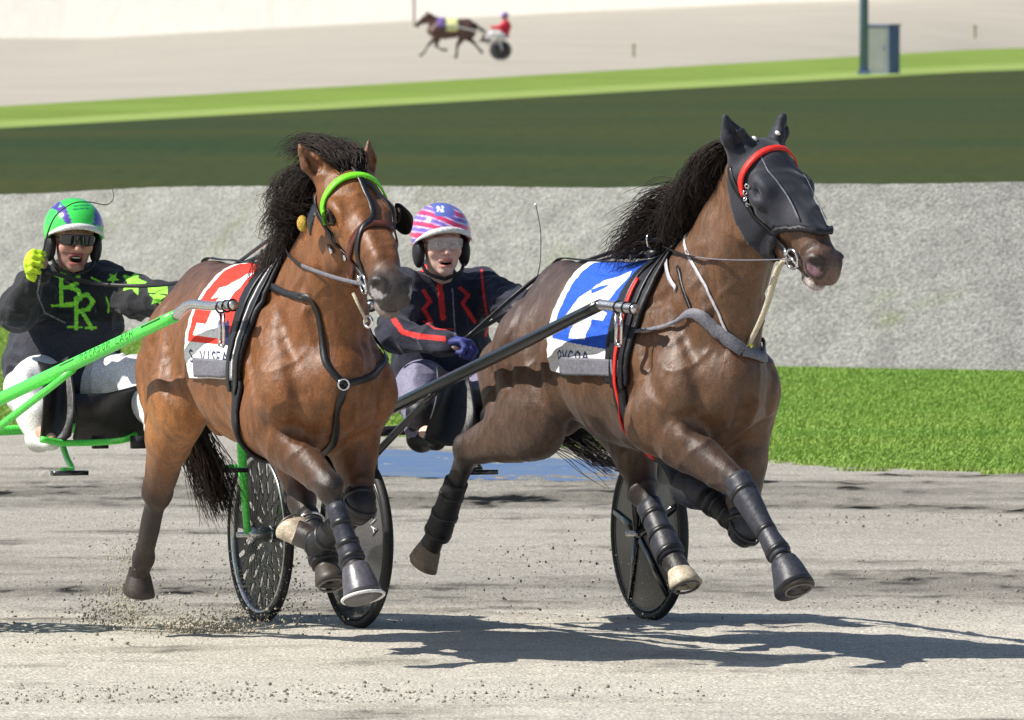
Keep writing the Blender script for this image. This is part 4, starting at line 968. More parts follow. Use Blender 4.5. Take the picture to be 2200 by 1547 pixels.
        a = lerp(j['hock'], j['fetlock'], .45); V, Fc = torus(a, .052, .007, nrm(A(j['fetlock']) - A(j['hock'])), 24, 6); mk('boot_buckle', V, Fc, M_metal, root)
    else:
        j = J['RF']; shell('shin_boot', [lerp(j['knee'], j['fetlock'], -.15), lerp(j['knee'], j['fetlock'], .15), lerp(j['knee'], j['fetlock'], .7), j['fetlock'], lerp(j['fetlock'], j['hoof'], .3)], [.054, .052, .036, .044, .042], [.060, .056, .042, .050, .044], M_boot)
        d = nrm(A(j['hoofdir'])); f0 = lerp(j['fetlock'], j['hoof'], .45); shell('bell_boot', [f0, f0 + d * .05 + A([.012, 0, 0]), f0 + d * .11 + A([.022, 0, 0])], [.048, .062, .075], [.054, .070, .084], M_boot)
        j = J['LF']; shell('knee_boot', [lerp(j['elbow'], j['knee'], .80), j['knee'], lerp(j['knee'], j['fetlock'], .15)], [.056, .062, .050], [.060, .070, .052], M_boot)
        shell('shin_boot', [lerp(j['knee'], j['fetlock'], .25), lerp(j['knee'], j['fetlock'], .8), j['fetlock']], [.046, .044, .058], [.050, .048, .060], M_bootblack)
        d = nrm(A(j['hoofdir'])); f0 = lerp(j['fetlock'], j['hoof'], .25); shell('bell_boot', [f0, f0 + d * .06, f0 + d * .13], [.054, .074, .088], [.058, .080, .092], M_boot)
        j = J['LH']; shell('hind_boot', [lerp(j['hock'], j['fetlock'], .25), lerp(j['hock'], j['fetlock'], .6), j['fetlock'], lerp(j['fetlock'], j['hoof'], .35)], [.046, .046, .056, .050], [.054, .052, .060, .052], M_boot)
        j = J['RH']; shell('hind_boot', [lerp(j['hock'], j['fetlock'], .40), lerp(j['hock'], j['fetlock'], .7), j['fetlock'], lerp(j['fetlock'], j['hoof'], .3)], [.046, .046, .054, .048], [.050, .050, .058, .05], M_bootblack)
tack(h1, R1, 1); tack(h2, R2, 2)

# ------------------------------------------------------------------ sulkies
M_tyre = mat('tyre_rubber', (.018, .018, .020), .6, .4, noise=(60, .3), bump=[(200, .3, .001)])
M_rimsilver = mat('rim_alloy', (.62, .62, .62), .28, .5, metal=.9)
M_disc = mat('dark_wheel_cover', (.020, .022, .024), .28, .5, noise=(9, .4), rn=(6, .1))
M_discgrey = mat('glossy_grey_wheel_cover', (.055, .055, .062), .12, .6, noise=(4, .2), coat=.5, coatr=.05)
M_blacktube = mat('black_carbon_tube', (.014, .014, .017), .22, .5, coat=.5, noise=(20, .3))
M_sheet = mat('black_vinyl', (.016, .016, .017), .5, .5, noise=(12, .3), bump=[(7, .5, .03), (60, .2, .004)])
M_pad = mat('seat_pad', (.03, .03, .035), .7, .3, bump=[(60, .3, .004)])
M_letter = mat('white_letter', (.70, .70, .68), .5)
M_greentext = mat('dark_green_lettering', (.02, .14, .03), .5)
WR = .352
def holes_disc(R0, R1, rings, thick, y):
    """flat wheel cover pierced by rows of oval holes, as a fine polar grid with the hole cells left out"""
    nr, na = 44, 288; r = np.linspace(R0, R1, nr); a = np.linspace(0, 2 * math.pi, na, endpoint=False)
    V = []
    for yy in (y, y + thick):
        rr, aa = np.meshgrid(r, a, indexing='ij'); bulge = (1 - ((rr - R0) / (R1 - R0))) ** 1.2 * .035 * (1 if yy > y - 1 else 1)
        V.append(np.stack([rr * np.cos(aa), yy + bulge * np.sign(y + 1e-6), rr * np.sin(aa)], -1).reshape(-1, 3))
    keep = np.ones((nr - 1, na), bool); rc = (r[:-1] + r[1:]) / 2
    ac = a + math.pi / na
    for (rm, hr, ha, cnt, ph) in rings:
        for k in range(cnt):
            da = (ac - (k + ph) * 2 * math.pi / cnt + math.pi) % (2 * math.pi) - math.pi
            keep &= ~(((rc[:, None] - rm) / hr) ** 2 + (da[None] * rm / ha) ** 2 < 1)
    Fc = []; n1 = nr * na; idx = lambda i, j: i * na + j % na
    for i in range(nr - 1):
        for j in range(na):
            if not keep[i, j]: continue
            q = (idx(i, j), idx(i + 1, j), idx(i + 1, j + 1), idx(i, j + 1)); Fc.append(q[::-1]); Fc.append(tuple(v + n1 for v in q))
            for (di, dj, e) in ((-1, 0, (0, 3)), (1, 0, (1, 2)), (0, -1, (0, 1)), (0, 1, (3, 2))):
                i2, j2 = i + di, (j + dj) % na
                if i2 < 0 or i2 >= nr - 1 or not keep[i2, j2]:
                    u, v = q[e[0]], q[e[1]]; Fc.append((u, v, v + n1, u + n1))
    return np.vstack(V), Fc
def wheel(root, y, style, side):
    c = A([0, y, WR]); hub = mk('wheel', *loft(A([c + A([0, -.055, 0]), c + A([0, -.035, 0]), c + A([0, .035, 0]), c + A([0, .055, 0])]), [.016, .030, .030, .016], None, (1, 0, 0), 16), M_rimsilver if style == 'green' else M_blacktube, root)
    R_ = WR - .019
    add('tyre', torus(c, R_, .019, (0, 1, 0), 72, 12), M_tyre, hub)
    add('rim', torus(c, R_ - .024, .010, (0, 1, 0), 72, 8, .016), M_rimsilver if style != 'black' else M_disc, hub)
    sp = MB()
    if style == 'green':
        V, Fc = holes_disc(.035, R_ - .028, [(.262, .032, .014, 18, 0), (.185, .034, .012, 16, .5), (.105, .028, .009, 12, .0)], .004, .004 * side); mk('wheel_cover', V + c, Fc, M_disc, hub, smooth=False)
        for k in range(24):
            a = k * math.pi / 12 + .1; sp.add(*bar(c + A([.02 * math.cos(a), -.03, .02 * math.sin(a)]), c + A([(R_ - .03) * math.cos(a), 0, (R_ - .03) * math.sin(a)]), .0016, 5))
        o = sp.build('spokes', M_disc, hub)
    else:
        for yy, nm in ((-.012, 'wheel_cover'), (.012, 'wheel_cover')):
            nr = 14; V = []; Fc = []; na = 64; sg = -1 if yy < 0 else 1
            for i in range(nr):
                r = .028 + (R_ - .026 - .028) * i / (nr - 1); b_ = sg * .034 * (1 - i / (nr - 1)) ** 1.1
                for j in range(na): a = 2 * math.pi * j / na; V.append(c + A([r * math.cos(a), yy + b_, r * math.sin(a)]))
            for i in range(nr - 1):
                for j in range(na): Fc.append((i * na + j, i * na + (j + 1) % na, (i + 1) * na + (j + 1) % na, (i + 1) * na + j))
            mk(nm, V, Fc, M_discgrey if side < 0 else M_disc, hub)
        if side < 0:                                                           # white lettering on the outer face of the near cover
            m = MB(); n_ = 5
            for i, chz in enumerate('INAMA'[:5]):
                for st in PENS.get(chz, []) or [[(0, 1), (.2, 0), (.5, .7), (.8, 0), (1, 1)]]:
                    pts = []
                    for (u, v) in st:
                        a = math.radians(62) - math.radians(11.5) * i - math.radians(8.6) * u; r = .265 - .045 * v
                        pts.append(c + A([r * math.cos(a), -.0145 - .034 * (1 - (r - .028) / (R_ - .054)) ** 1.1, r * math.sin(a)]))
                    m.add(*loft(A(pts) if len(pts) > 2 else A(pts), .0055, .0012, (1, 0, .3), 6))
            m.build('lettering', M_letter, hub)
        else:
            m = MB()
            for k in range(5):
                a = k * 2 * math.pi / 5 + .3; m.add(*loft(A([c + A([.03 * math.cos(a), -.048, .03 * math.sin(a)]), c + A([(R_ - .02) * math.cos(a + .1), -.018, (R_ - .02) * math.sin(a + .1)])]), [.022, .012], [.008, .005], (math.sin(a), 0, -math.cos(a)), 8))
            m.build('spokes', M_blacktube, hub)
    return hub

def sulky(fr, track, style, tipR, tipL, jR, jL, tube_m):
    root = empty('sulky', fr.o, fr.rot); hw = track / 2
    for y, s in ((hw, 1), (-hw, -1)): wheel(root, y, style, s)
    zc = .785; add('crossbar', tube([(-.02, -hw + .085, zc - .01), (0, -.25, zc), (0, .25, zc), (-.02, hw - .085, zc - .01)], .020, 6, 12), tube_m, root)
    for s, tip, jn in ((-1, A(tipR), A(jR)), (1, A(tipL), A(jL))):
        yi, yo = s * (hw - .075), s * (hw + .075)
        add('inner_fork', tube([(-.02, yi, zc), (0, yi, .60), (0, yi + s * .02, WR)], [.020, .018, .013], 6, 10), tube_m, root)
        add('outer_fork', tube([(0, yo, WR), (.03, yo, .55), (.10, yo - s * .01, zc - .03), (.25, s * (hw + .02), zc + .06)] , [.013, .017, .018, .018], 6, 10), tube_m, root)
        add('axle_bolt', bar((0, s * (hw - .1), WR), (0, s * (hw + .1), WR), .011), M_rimsilver, root)
        p0 = A([-.02, yi, zc]); p1 = A([.28, s * (hw - .01), zc + .085])
        d = nrm(tip - jn); j2 = jn + A([0, 0, 0])
        sh = add('shaft', tube([p0, A([.08, s * (hw - .03), zc + .05]), p1, p1 + (jn - p1) * .5 + A([0, 0, .0]), jn], [.022, .024, .026, .025, .023], 8, 14), tube_m, root)
        if style == 'green':
            q0 = p1 + (jn - p1) * .62
            add('silver_elbow', tube([jn, jn + (tip - jn) * .25 + A([0, 0, .03]), jn + (tip - jn) * .6 + A([0, 0, .012]), tip], [.021, .019, .018, .017], 6, 12), M_rimsilver, sh)
        else:
            add('silver_tip', tube([jn, jn + (tip - jn) * .3, jn + (tip - jn) * .7, tip], [.021, .020, .020, .019], 6, 12), M_rimsilver, sh)
        for k in range(3):
            t_ = tip - nrm(tip - jn) * (.012 + .05 * k); add('shaft_band', ring(t_, .021, .004, tip - jn), M_leather, sh)
        a_ = tip - nrm(tip - jn) * .12 + A([0, 0, -.02]); 
        m = MB().add(*bar(a_, a_ + A([0, 0, -.12]), .008)).add(*bar(a_ + A([0, 0, -.12]), a_ + A([.035, 0, -.125]), .008)).add(*bar(a_ + A([.045, 0, 0]), a_ + A([.045, 0, -.12]), .006)); mk('tug_clip', np.vstack(m.V), m.F, M_metal, sh)
        # lower brace from outer fork up to the shaft
        add('brace', tube([(.02, yo, .52), (.26, s * (hw + .04), zc - .10), tuple(p1 + (jn - p1) * (.50 if style == 'green' else .24) + A([0, 0, -.02]))], [.016, .016, .014], 6, 10), tube_m, root)
        if style == 'green' and s < 0:
            for (t0, t1) in ((.46, .53), (.86, .95)):
                a0, a1 = p1 + (jn - p1) * t0, p1 + (jn - p1) * t1; o_ = A([0, -.024, .0085]); m = MB().add(*loft(A([a0 + o_, a1 + o_]), .0035, .002, (0, 0, 1), 6)); m.build('stripe', M_greentext, sh)
            m = MB()                                                            # hand-drawn lettering along the shaft
            for i, ch_ in enumerate('ROCADOR LACH'):
                for st in PENS[ch_]:
                    pts = [p1 + (jn - p1) * (.56 + .022 * (i + u * .75)) + A([0, -.0245, .014 - .024 * v]) for u, v in st]; m.add(*loft(A(pts), .0014, .0014, (0, 1, 0), 5))
            m.build('lettering', M_greentext, sh)
    # seat, foot rests and mud apron
    add('seat', ((lambda V_, F_: (V_, F_))(*ellips((-.12, 0, zc + .05), (.20, .19, .045)))), M_pad, root)
    add('seat_post', tube([(0, -.12, zc), (-.12, -.10, zc + .02), (-.12, .10, zc + .02), (0, .12, zc)], .014, 5, 8), tube_m, root)
    for s in (-1, 1):
        add('foot_rest', tube([(0, s * .20, zc - .01), (.22, s * .24, zc - .10), (.46, s * .30, zc - .14), (.52, s * .36, zc - .14)], .013, 6, 8), tube_m, root)
        fp = mk('stirrup', *boxm((.52, s * .33, zc - .15), (.05, .14, .018)), M_blacktube, root)
    return root

def apron(root, p00, p01, p10, p11, sag, name='mud_apron'):
    nu, nv = 30, 18; V = []
    for i in range(nu):
        for j in range(nv):
            u, v = i / (nu - 1), j / (nv - 1)
            p = A(p00) * (1 - u) * (1 - v) + A(p01) * u * (1 - v) + A(p10) * (1 - u) * v + A(p11) * u * v
            V.append(p + A([sag * math.sin(math.pi * v) * (.6 + .4 * math.sin(u * 7)) + .02 * math.sin(u * 5 + v * 4), 0, -.02 * math.sin(math.pi * u)]))
    V = A(V); n1 = len(V); I = [i * nv + j for i in range(nu - 1) for j in range(nv - 1)]
    Fc = [(a, a + 1, a + nv + 1, a + nv) for a in I]
    o = mk(name, V, Fc, M_sheet, root); md = o.modifiers.new('thickness', 'SOLIDIFY'); md.thickness = .008; return o

def axle_frame(gl, gr, deg=None):
    """frame whose origin is the ground point under the middle of the axle"""
    d = gl - gr; a = math.degrees(math.atan2(d[1], d[0])) if deg is None else deg
    return Frame([(gl[0] + gr[0]) / 2, (gl[1] + gr[1]) / 2, 0], a), np.hypot(d[0], d[1])
g2l, g2r = ground(1395, 1335), ground(765, 1352)
FS2, TR2 = axle_frame(g2l, g2r)
g1l = ground(560, 1338); TR1 = 1.30; a_ = math.radians(21.5); g1r = g1l - TR1 * A([math.cos(a_), math.sin(a_), 0])
FS1, _ = axle_frame(g1l, g1r)
def toS(fs, hfr, p): return fs.loc(hfr.w(p))
tR = toS(FS1, FR1, FR1.H(503, 655, -.315)); jR = toS(FS1, FR1, FR1.H(378, 678, -.36)); tL = toS(FS1, FR1, (.12, .31, 1.32)); jL = toS(FS1, FR1, (-.13, .34, 1.30))
S1 = sulky(FS1, TR1, 'green', tR, tL, jR, jL, M_green)
tag(S1, 'bright green racing sulky with perforated wheel covers behind the red-clothed horse', 'sulky', 'racing sulkies behind the trotters')
tR = toS(FS2, FR2, FR2.H(1366, 664, -.315)); jR = toS(FS2, FR2, FR2.H(1290, 655, -.34)); tL = toS(FS2, FR2, (.12, .32, 1.33)); jL = toS(FS2, FR2, (-.1, .36, 1.30))
S2 = sulky(FS2, TR2, 'black', tR, tL, jR, jL, M_blacktube)
tag(S2, 'black racing sulky with closed dark wheel covers behind the hooded horse', 'sulky', 'racing sulkies behind the trotters')
H_ = lambda fs, px, py, x: (lambda r, C: fs.loc(C + r * (((fs.o + fs.f * x - C) @ fs.f) / (r @ fs.f))))(ray(px, py), A([0, 0, HC]))   # sight line against the plane x = const
apron(S1, H_(FS1, 150, 845, .35), H_(FS1, 345, 815, .30), H_(FS1, 160, 945, .30), H_(FS1, 345, 935, .22), .05)
apron(S2, H_(FS2, 985, 830, .30), H_(FS2, 1320, 830, .25), H_(FS2, 960, 940, .22), H_(FS2, 1320, 925, .18), .03)

# ------------------------------------------------------------------ drivers
M_skin = mat('skin', (.5, .3, .22), .5, .4, attr='tint', bump=[(90, .2, .002)], grain=(200, .10))
M_jacket = mat('race_jacket', (.02, .02, .04), .75, .3, attr='tint', sheen=.1, bump=[(14, .5, .02), (45, .4, .006), (500, .3, .001)])
M_trousers = mat('trousers', (.6, .6, .62), .7, .3, attr='tint', bump=[(14, .4, .015), (50, .3, .004)])
M_gloveg = mat('lime_glove', (.50, .72, .03), .6, .3, noise=(40, .25), bump=[(50, .4, .003)])
M_gloveb = mat('blue_glove', (.05, .06, .22), .6, .3, noise=(30, .3), bump=[(50, .4, .003)])
M_helmet = mat('helmet_shell', (.1, .8, .1), .18, .5, attr='tint', coat=.6, coatr=.08, grain=(200, .06))
M_lens = mat('dark_lens', (.015, .015, .018), .05, .8)
M_clear = mat('clear_lens', (.75, .75, .75), .08, .6, alpha=.28)
M_teeth = mat('teeth', (.70, .66, .58), .3)
M_eyew = mat('eye_white', (.7, .68, .65), .2)
M_shoe = mat('white_shoe', (.70, .70, .68), .5)
NAVY = A([.018, .019, .036]); LIME = A([.30, .85, .06])

def person(cfg):
    J = {k: A(v, float) for k, v in cfg['J'].items()}; base = cfg['base']; root = empty('person', base)
    J = {k: v - base for k, v in J.items()}
    lat = nrm(J['shL'] - J['shR']); vox = cfg.get('vox', .0046)
    fd = nrm(cfg['face']); up0 = nrm(cfg.get('up', (0, 0, 1))); hl = nrm(np.cross(up0, fd)); hu = np.cross(fd, hl); HR = np.stack([fd, hl, hu], 1); M = (J['head'], HR, A([1., 1., 1.]))
    B = SDF(); C = B.cone; E = B.ell
    C(J['pelvis'], J['chest'], (.15, .11), (.16, .12), u=lat, k=.04); C(J['chest'], J['neck'] + A([0, 0, -.06]), (.16, .12), (.13, .08), u=lat, k=.04)
    C(J['neck'] + A([0, 0, -.05]), J['head'] + HR @ A([-.02, 0, -.06]), .055, .052, k=.03)
    for s in 'RL':
        C(J['sh' + s], J['el' + s], .048, .038, k=.03); C(J['el' + s], J['ha' + s], .038, .028, k=.02)
        C(J['hip' + s], J['kn' + s], .08, .055, k=.04); C(J['kn' + s], J['an' + s], .052, .036, k=.03)
        C(J['an' + s], J['an' + s] + nrm(cfg['toe']) * .14 + A([0, 0, -.03]), .036, .03, k=.02)
        C(J['ha' + s], J['ha' + s] + nrm(J['ha' + s] - J['el' + s]) * .05, .024, .022, k=.02)
    e = lambda c_, r, **k: E(c_, r, M=M, **k)
    e((-.012, 0, .035), (.098, .079, .105)); e((.022, 0, -.062), (.070, .060, .062)); e((.066, 0, -.108), (.022, .026, .020), k=.02)
    for s in (-1, 1):
        e((.060, s * .042, -.028), (.028, .026, .030), k=.02); e((.098, s * .033, .000), (.018, .019, .011), k=.01, sub=True); e((.0, s * .080, -.01), (.018, .010, .030), k=.01); e((.096, s * .012, -.036), (.012, .009, .008), k=.008)
    e((.084, 0, .024), (.018, .055, .010), k=.02)
    C((.090, 0, .010), (.116, 0, -.032), .010, .0125, k=.012, M=M)
    mo = cfg['mouth']; e((.084, 0, -.066 + mo * .3), (.014, .028, .008), k=.01); e((.080, 0, -.086 - mo), (.014, .025, .009), k=.01)
    e((.100, 0, -.076), (.034, .024, .006 + mo), k=.004, sub=True)
    V, Q = B.mesh(vox, 1); loc = (V - M[0]) @ HR
    col = np.tile(A(cfg['skin']), (len(V), 1)) * (1 + .12 * fbm(V, 40, 2, 3))[:, None]
    lip = (np.abs(loc[:, 1]) < .028) & (loc[:, 0] > .06) & (np.abs(loc[:, 2] + .076) < .016 + mo); col[lip] = col[lip] * A([.85, .5, .5])
    inm = (np.abs(loc[:, 1]) < .022) & (loc[:, 0] > .05) & (loc[:, 0] < .085) & (np.abs(loc[:, 2] + .076) < .006 + mo); col[inm] = A([.05, .015, .015])
    if cfg.get('stubble'): st = (loc[:, 2] < -.05) & (loc[:, 0] > -.02) & (loc[:, 2] > -.14); col[st] = col[st] * A([.62, .62, .66])
    ck = np.exp(-(((loc - A([.07, 0, -.03])) / A([.05, .07, .03])) ** 2).sum(1))[:, None]; col = col * (1 - ck * A([0, .18, .18]))
    mk('body', V, Q, M_skin, root, colors=col)
    W = lambda p: M[0] + HR @ A(p, float)
    if mo > .001: mk('teeth', *ellips(W((.079, 0, -.070)), (.008, .019, .004), HR), M_teeth, root)
    for s in (-1, 1):
        mk('eye', *ellips(W((.083, s * .033, .000)), (.012, .0125, .0115), HR), M_eyew, root); mk('pupil', *ellips(W((.0925, s * .033 , .000)), (.004, .005, .005), HR), M_lens, root)
    # jacket
    K = SDF(); C = K.cone; f = cfg.get('bulk', 1.0)
    C(J['pelvis'] + A(cfg.get('hem', (0, 0, -.0))), J['chest'], (.235 * f, .17 * f), (.195 * f, .145 * f), u=lat, k=.05); C(J['chest'], J['neck'] + A([0, 0, -.07]), (.195 * f, .145 * f), (.135, .095), u=lat, k=.05)
    C(J['neck'] + A([0, 0, -.06]), J['neck'] + A([0, -.01, .025]), (.082, .078), (.070, .068), u=lat, k=.03)
    for s in 'RL':
        C(J['sh' + s], J['el' + s], .085 * f, .072 * f, k=.045); C(J['el' + s], J['ha' + s], .072 * f, .046, k=.04)
        C(J['neck'] + A([0, 0, -.06]), J['sh' + s], .06, .08, k=.05)
    def disp(V, N):
        q = V + .05 * np.stack([vnoise(V, 5, 61), vnoise(V, 5, 62), vnoise(V, 5, 63)], -1)
        a = 1 - np.abs(vnoise(q * A([1.0, 1, .55]), 11, 65)) * 2.2; b_ = 1 - np.abs(vnoise(q * A([.6, 1, 1.3]), 17, 67)) * 2.2
        return .014 * np.clip(a, -.3, 1) + .007 * np.clip(b_, -.3, 1) - .006
    V, Q = K.mesh(vox, 1, disp); Nn = vnormals(V, Q)
    wv = V + base; zz = wv[:, 2] - HC; dd = wv[:, 1] * CP - zz * SP; px = CX + F * wv[:, 0] / dd; py = CY - F * (wv[:, 1] * SP + zz * CP) / dd
    front = (Nn[:, 1] < .25)
    col = np.tile(NAVY, (len(V), 1)) if cfg.get('base_col') is None else np.tile(A(cfg['base_col']), (len(V), 1)); 
    for poly, c_ in cfg.get('prints', []): col[inpoly(px, py, poly) & front] = c_
    mk('jacket', V, Q, M_jacket, root, colors=col)
    # trousers and shoes
    T_ = SDF(); C = T_.cone
    C(J['hipR'], J['hipL'], .135, .135, k=.05)
    for s in 'RL': C(J['hip' + s], J['kn' + s], .125, .082, k=.04); C(J['kn' + s], J['an' + s] + A([0, 0, -.005]), .082, .056, k=.03)
    V, Q = T_.mesh(vox * 1.2, 1, lambda V, N: disp(V, N) * .6); mk('trousers', V, Q, M_trousers, root, colors=np.tile(A(cfg['pants']), (len(V), 1)) * (1 + .12 * fbm(V, 9, 2, 4))[:, None])
    for s in 'RL':
        X_ = SDF(); t_ = nrm(cfg['toe']); a0 = J['an' + s]
        X_.cone(a0 + A([0, 0, .07]), a0 + A([0, 0, -.03]), .062, .054, k=.02); X_.cone(a0 + A([0, 0, -.035]) - t_ * .04, a0 + t_ * .15 + A([0, 0, -.045]), (.040, .040), (.036, .028), u=lat, k=.03)
        V, Q = X_.mesh(vox, 1); mk('shoe', V, Q, cfg['shoe'], root)
        # gloved hand: palm, four curled fingers and a thumb
        if 'hand' + s in cfg:
            dr, pn = [nrm(v) for v in cfg['hand' + s]]; pn = nrm(pn - dr * (pn @ dr)); wd = np.cross(dr, pn) * (1 if s == 'R' else -1); w0 = J['ha' + s]; G_ = SDF(); g = 1.12
            G_.cone(w0 - nrm(J['ha' + s] - J['el' + s]) * .05, w0 + dr * .02, .036, .034, k=.02)
            G_.ell(w0 + dr * .055 * g, (.048 * g, .044 * g, .020 * g), np.stack([dr, wd, pn], 1), k=.02)
            for i, ln in enumerate((.92, 1.05, 1.0, .82)):
                b0 = w0 + dr * (.085 - .006 * abs(i - 1.3)) * g + wd * (.033 - .022 * i) * g; p1 = b0 + (dr * .55 + pn * .75) * .036 * ln * g
                p2 = p1 + (pn * .8 - dr * .45) * .028 * ln * g; p3 = p2 + (-dr * .95 - pn * .1) * .024 * ln * g
                G_.chain([b0, p1, p2, p3], [.0125, .0118, .0108, .0095], k=.005)
            tb = w0 + dr * .022 * g + wd * .034 * g; G_.chain([tb, tb + (dr * .5 + wd * .35 + pn * .6) * .036, tb + (dr * .9 + wd * .1 + pn * 1.1) * .045], [.0155, .0135, .0115], k=.008)
            V, Q = G_.mesh(min(vox, .004), 1); mk('glove', V, Q, cfg['glove'], root)
            if cfg.get('cuff') is not None: V, Fc = torus(w0 - nrm(J['ha' + s] - J['el' + s]) * .03, .046, .012, J['ha' + s] - J['el' + s], 20, 8); mk('cuff', V, Fc, cfg['cuff'], root)
    # helmet
    V = []; Fc = []; nu, nv = 72, 40
    hc_ = A([-.012, 0, .035])
    for i in range(nv + 1):
        for j in range(nu):
            az = 2 * math.pi * j / nu; fr_ = .5 + .5 * math.cos(az); lim = math.radians(128 - 47 * fr_ ** 1.6); th = lim * i / nv
            V.append(hc_ + A([.138 * math.sin(th) * math.cos(az), .120 * math.sin(th) * math.sin(az), .125 * math.cos(th)]))
    V = A(V); Fc = [(i * nu + j, (i + 1) * nu + j, (i + 1) * nu + (j + 1) % nu, i * nu + (j + 1) % nu) for i in range(nv) for j in range(nu)]
    Vw = M[0] + V @ HR.T; wv = Vw + base; zz = wv[:, 2] - HC; dd = wv[:, 1] * CP - zz * SP; px = CX + F * wv[:, 0] / dd; py = CY - F * (wv[:, 1] * SP + zz * CP) / dd
    col = cfg['helmet'](V - hc_, px, py)
    he = mk('helmet', Vw, Fc, M_helmet, root, colors=col); md = he.modifiers.new('thickness', 'SOLIDIFY'); md.thickness = .012; md.offset = -1
    br = [hc_ + A([.138 * math.sin(math.radians(128 - 47 * (.5 + .5 * math.cos(a)) ** 1.6)) * math.cos(a) * 1.03 + .006, .120 * math.sin(math.radians(128 - 47 * (.5 + .5 * math.cos(a)) ** 1.6)) * math.sin(a) * 1.03, .125 * math.cos(math.radians(128 - 47 * (.5 + .5 * math.cos(a)) ** 1.6)) + .004]) for a in np.linspace(-1.25, 1.25, 24)]
    V2, F2 = loft(A([W(b_) for b_ in br]), [.003, .012, .013, .012, .003], [.003, .007, .008, .007, .003], hu, 8); mk('brim', V2, F2, M_rim, he)
    for s in (-1, 1):
        mk('ear_cup', *ellips(W((-.005, s * .092, -.035)), (.052, .024, .062), HR), M_bootblack, he)
        mk('chin_strap', *tube([W((.015, s * .088, -.07)), W((.04, s * .066, -.115)), W((.045, 0, -.142))], .0075, 6, 8), M_leather, he)
    # eyewear
    V = []; nu, nv = 26, 8
    for i in range(nu + 1):
        for j in range(nv + 1):
            y = -.070 + .140 * i / nu; zf = -.024 + .046 * j / nv; zf = zf * (1 - .35 * math.exp(-(y / .012) ** 2) * (zf < 0)) * (1 - .3 * (abs(y) / .07) ** 4)
            V.append(W((.120 - 9.0 * y * y * (1 if abs(y) < .0601 else 1) + .010 * (j / nv), y, zf + .002)))
    Fc = [(i * (nv + 1) + j, (i + 1) * (nv + 1) + j, (i + 1) * (nv + 1) + j + 1, i * (nv + 1) + j + 1) for i in range(nu) for j in range(nv)]
    gl = mk('sunglasses' if cfg['dark'] else 'goggles', V, Fc, M_lens if cfg['dark'] else M_clear, root); md = gl.modifiers.new('thickness', 'SOLIDIFY'); md.thickness = .003
    for s in (-1, 1): mk('temple_arm', *tube([W((.076, s * .071, .006)), W((.03, s * .083, .004)), W((-.01, s * .084, 0))], .003, 4, 6), M_lens, gl)
    return root, M, J, base

def strokes(segs, wd): return [(p, None) for sg in segs for p in stroke(sg, wd)]
def star(cx, cy, r, rot=0): return [(cx + (r if k % 2 == 0 else r * .45) * math.sin(rot + k * math.pi / 5), cy - (r if k % 2 == 0 else r * .45) * math.cos(rot + k * math.pi / 5)) for k in range(10)]
def PR(lst, col): return [(p[0] if isinstance(p, tuple) and p[1] is None else p, col) for p in lst]
prints1 = PR(strokes([[(131, 590), (132, 656)], [(131, 588), (154, 584), (168, 594), (166, 608), (148, 617), (134, 618)], [(148, 617), (168, 624), (172, 642), (156, 654), (134, 656)], [(164, 640), (164, 706)], [(166, 640), (188, 632), (200, 648), (190, 664), (168, 670)], [(176, 668), (198, 706)]], 9), LIME)
prints1 += PR(strokes([[(112, 657), (152, 655)], [(118, 592), (140, 596)], [(146, 703), (176, 703)], [(184, 705), (206, 704)]], 5), LIME)
prints1 += PR(strokes([[(228, 640), (234, 655), (232, 672)], [(196, 596), (216, 606)]], 4), LIME)
prints1 += [(star(287, 607, 30, .3), LIME), ([(318, 613), (360, 612), (360, 632), (318, 628)], LIME), (star(338, 640, 20, .1), LIME), (star(243, 598, 14, .6), LIME)]
prints1 += [(p, A([.22, .24, .24])) for p, _ in strokes([[(88, 590), (80, 630), (96, 672), (140, 694)]], 3)]
prints1 = [([(-60, 690), (300, 690), (300, 900), (-60, 900)], A([.034, .036, .050]))] + prints1
RD = A([.75, .035, .03])
prints2 = PR(strokes([[(910, 624), (924, 648), (910, 664), (926, 692)]], 9) + strokes([[(945, 614), (952, 684)]], 12) + strokes([[(988, 618), (1006, 634), (994, 652), (1020, 692)]], 8), RD)
prints2 += PR(strokes([[(1034, 580), (1040, 640), (1046, 676), (1050, 704), (1042, 722)]], 5) + strokes([[(836, 660), (848, 690), (866, 714), (900, 722), (954, 728)]], 11) + strokes([[(840, 836), (872, 808), (915, 794)]], 8) + strokes([[(888, 568), (940, 586)]], 16) + strokes([[(910, 690), (935, 706), (975, 708)]], 3), RD)
prints2 += [(p, A([.25, .25, .3])) for p, _ in strokes([[(972, 620), (978, 722)]], 3)]

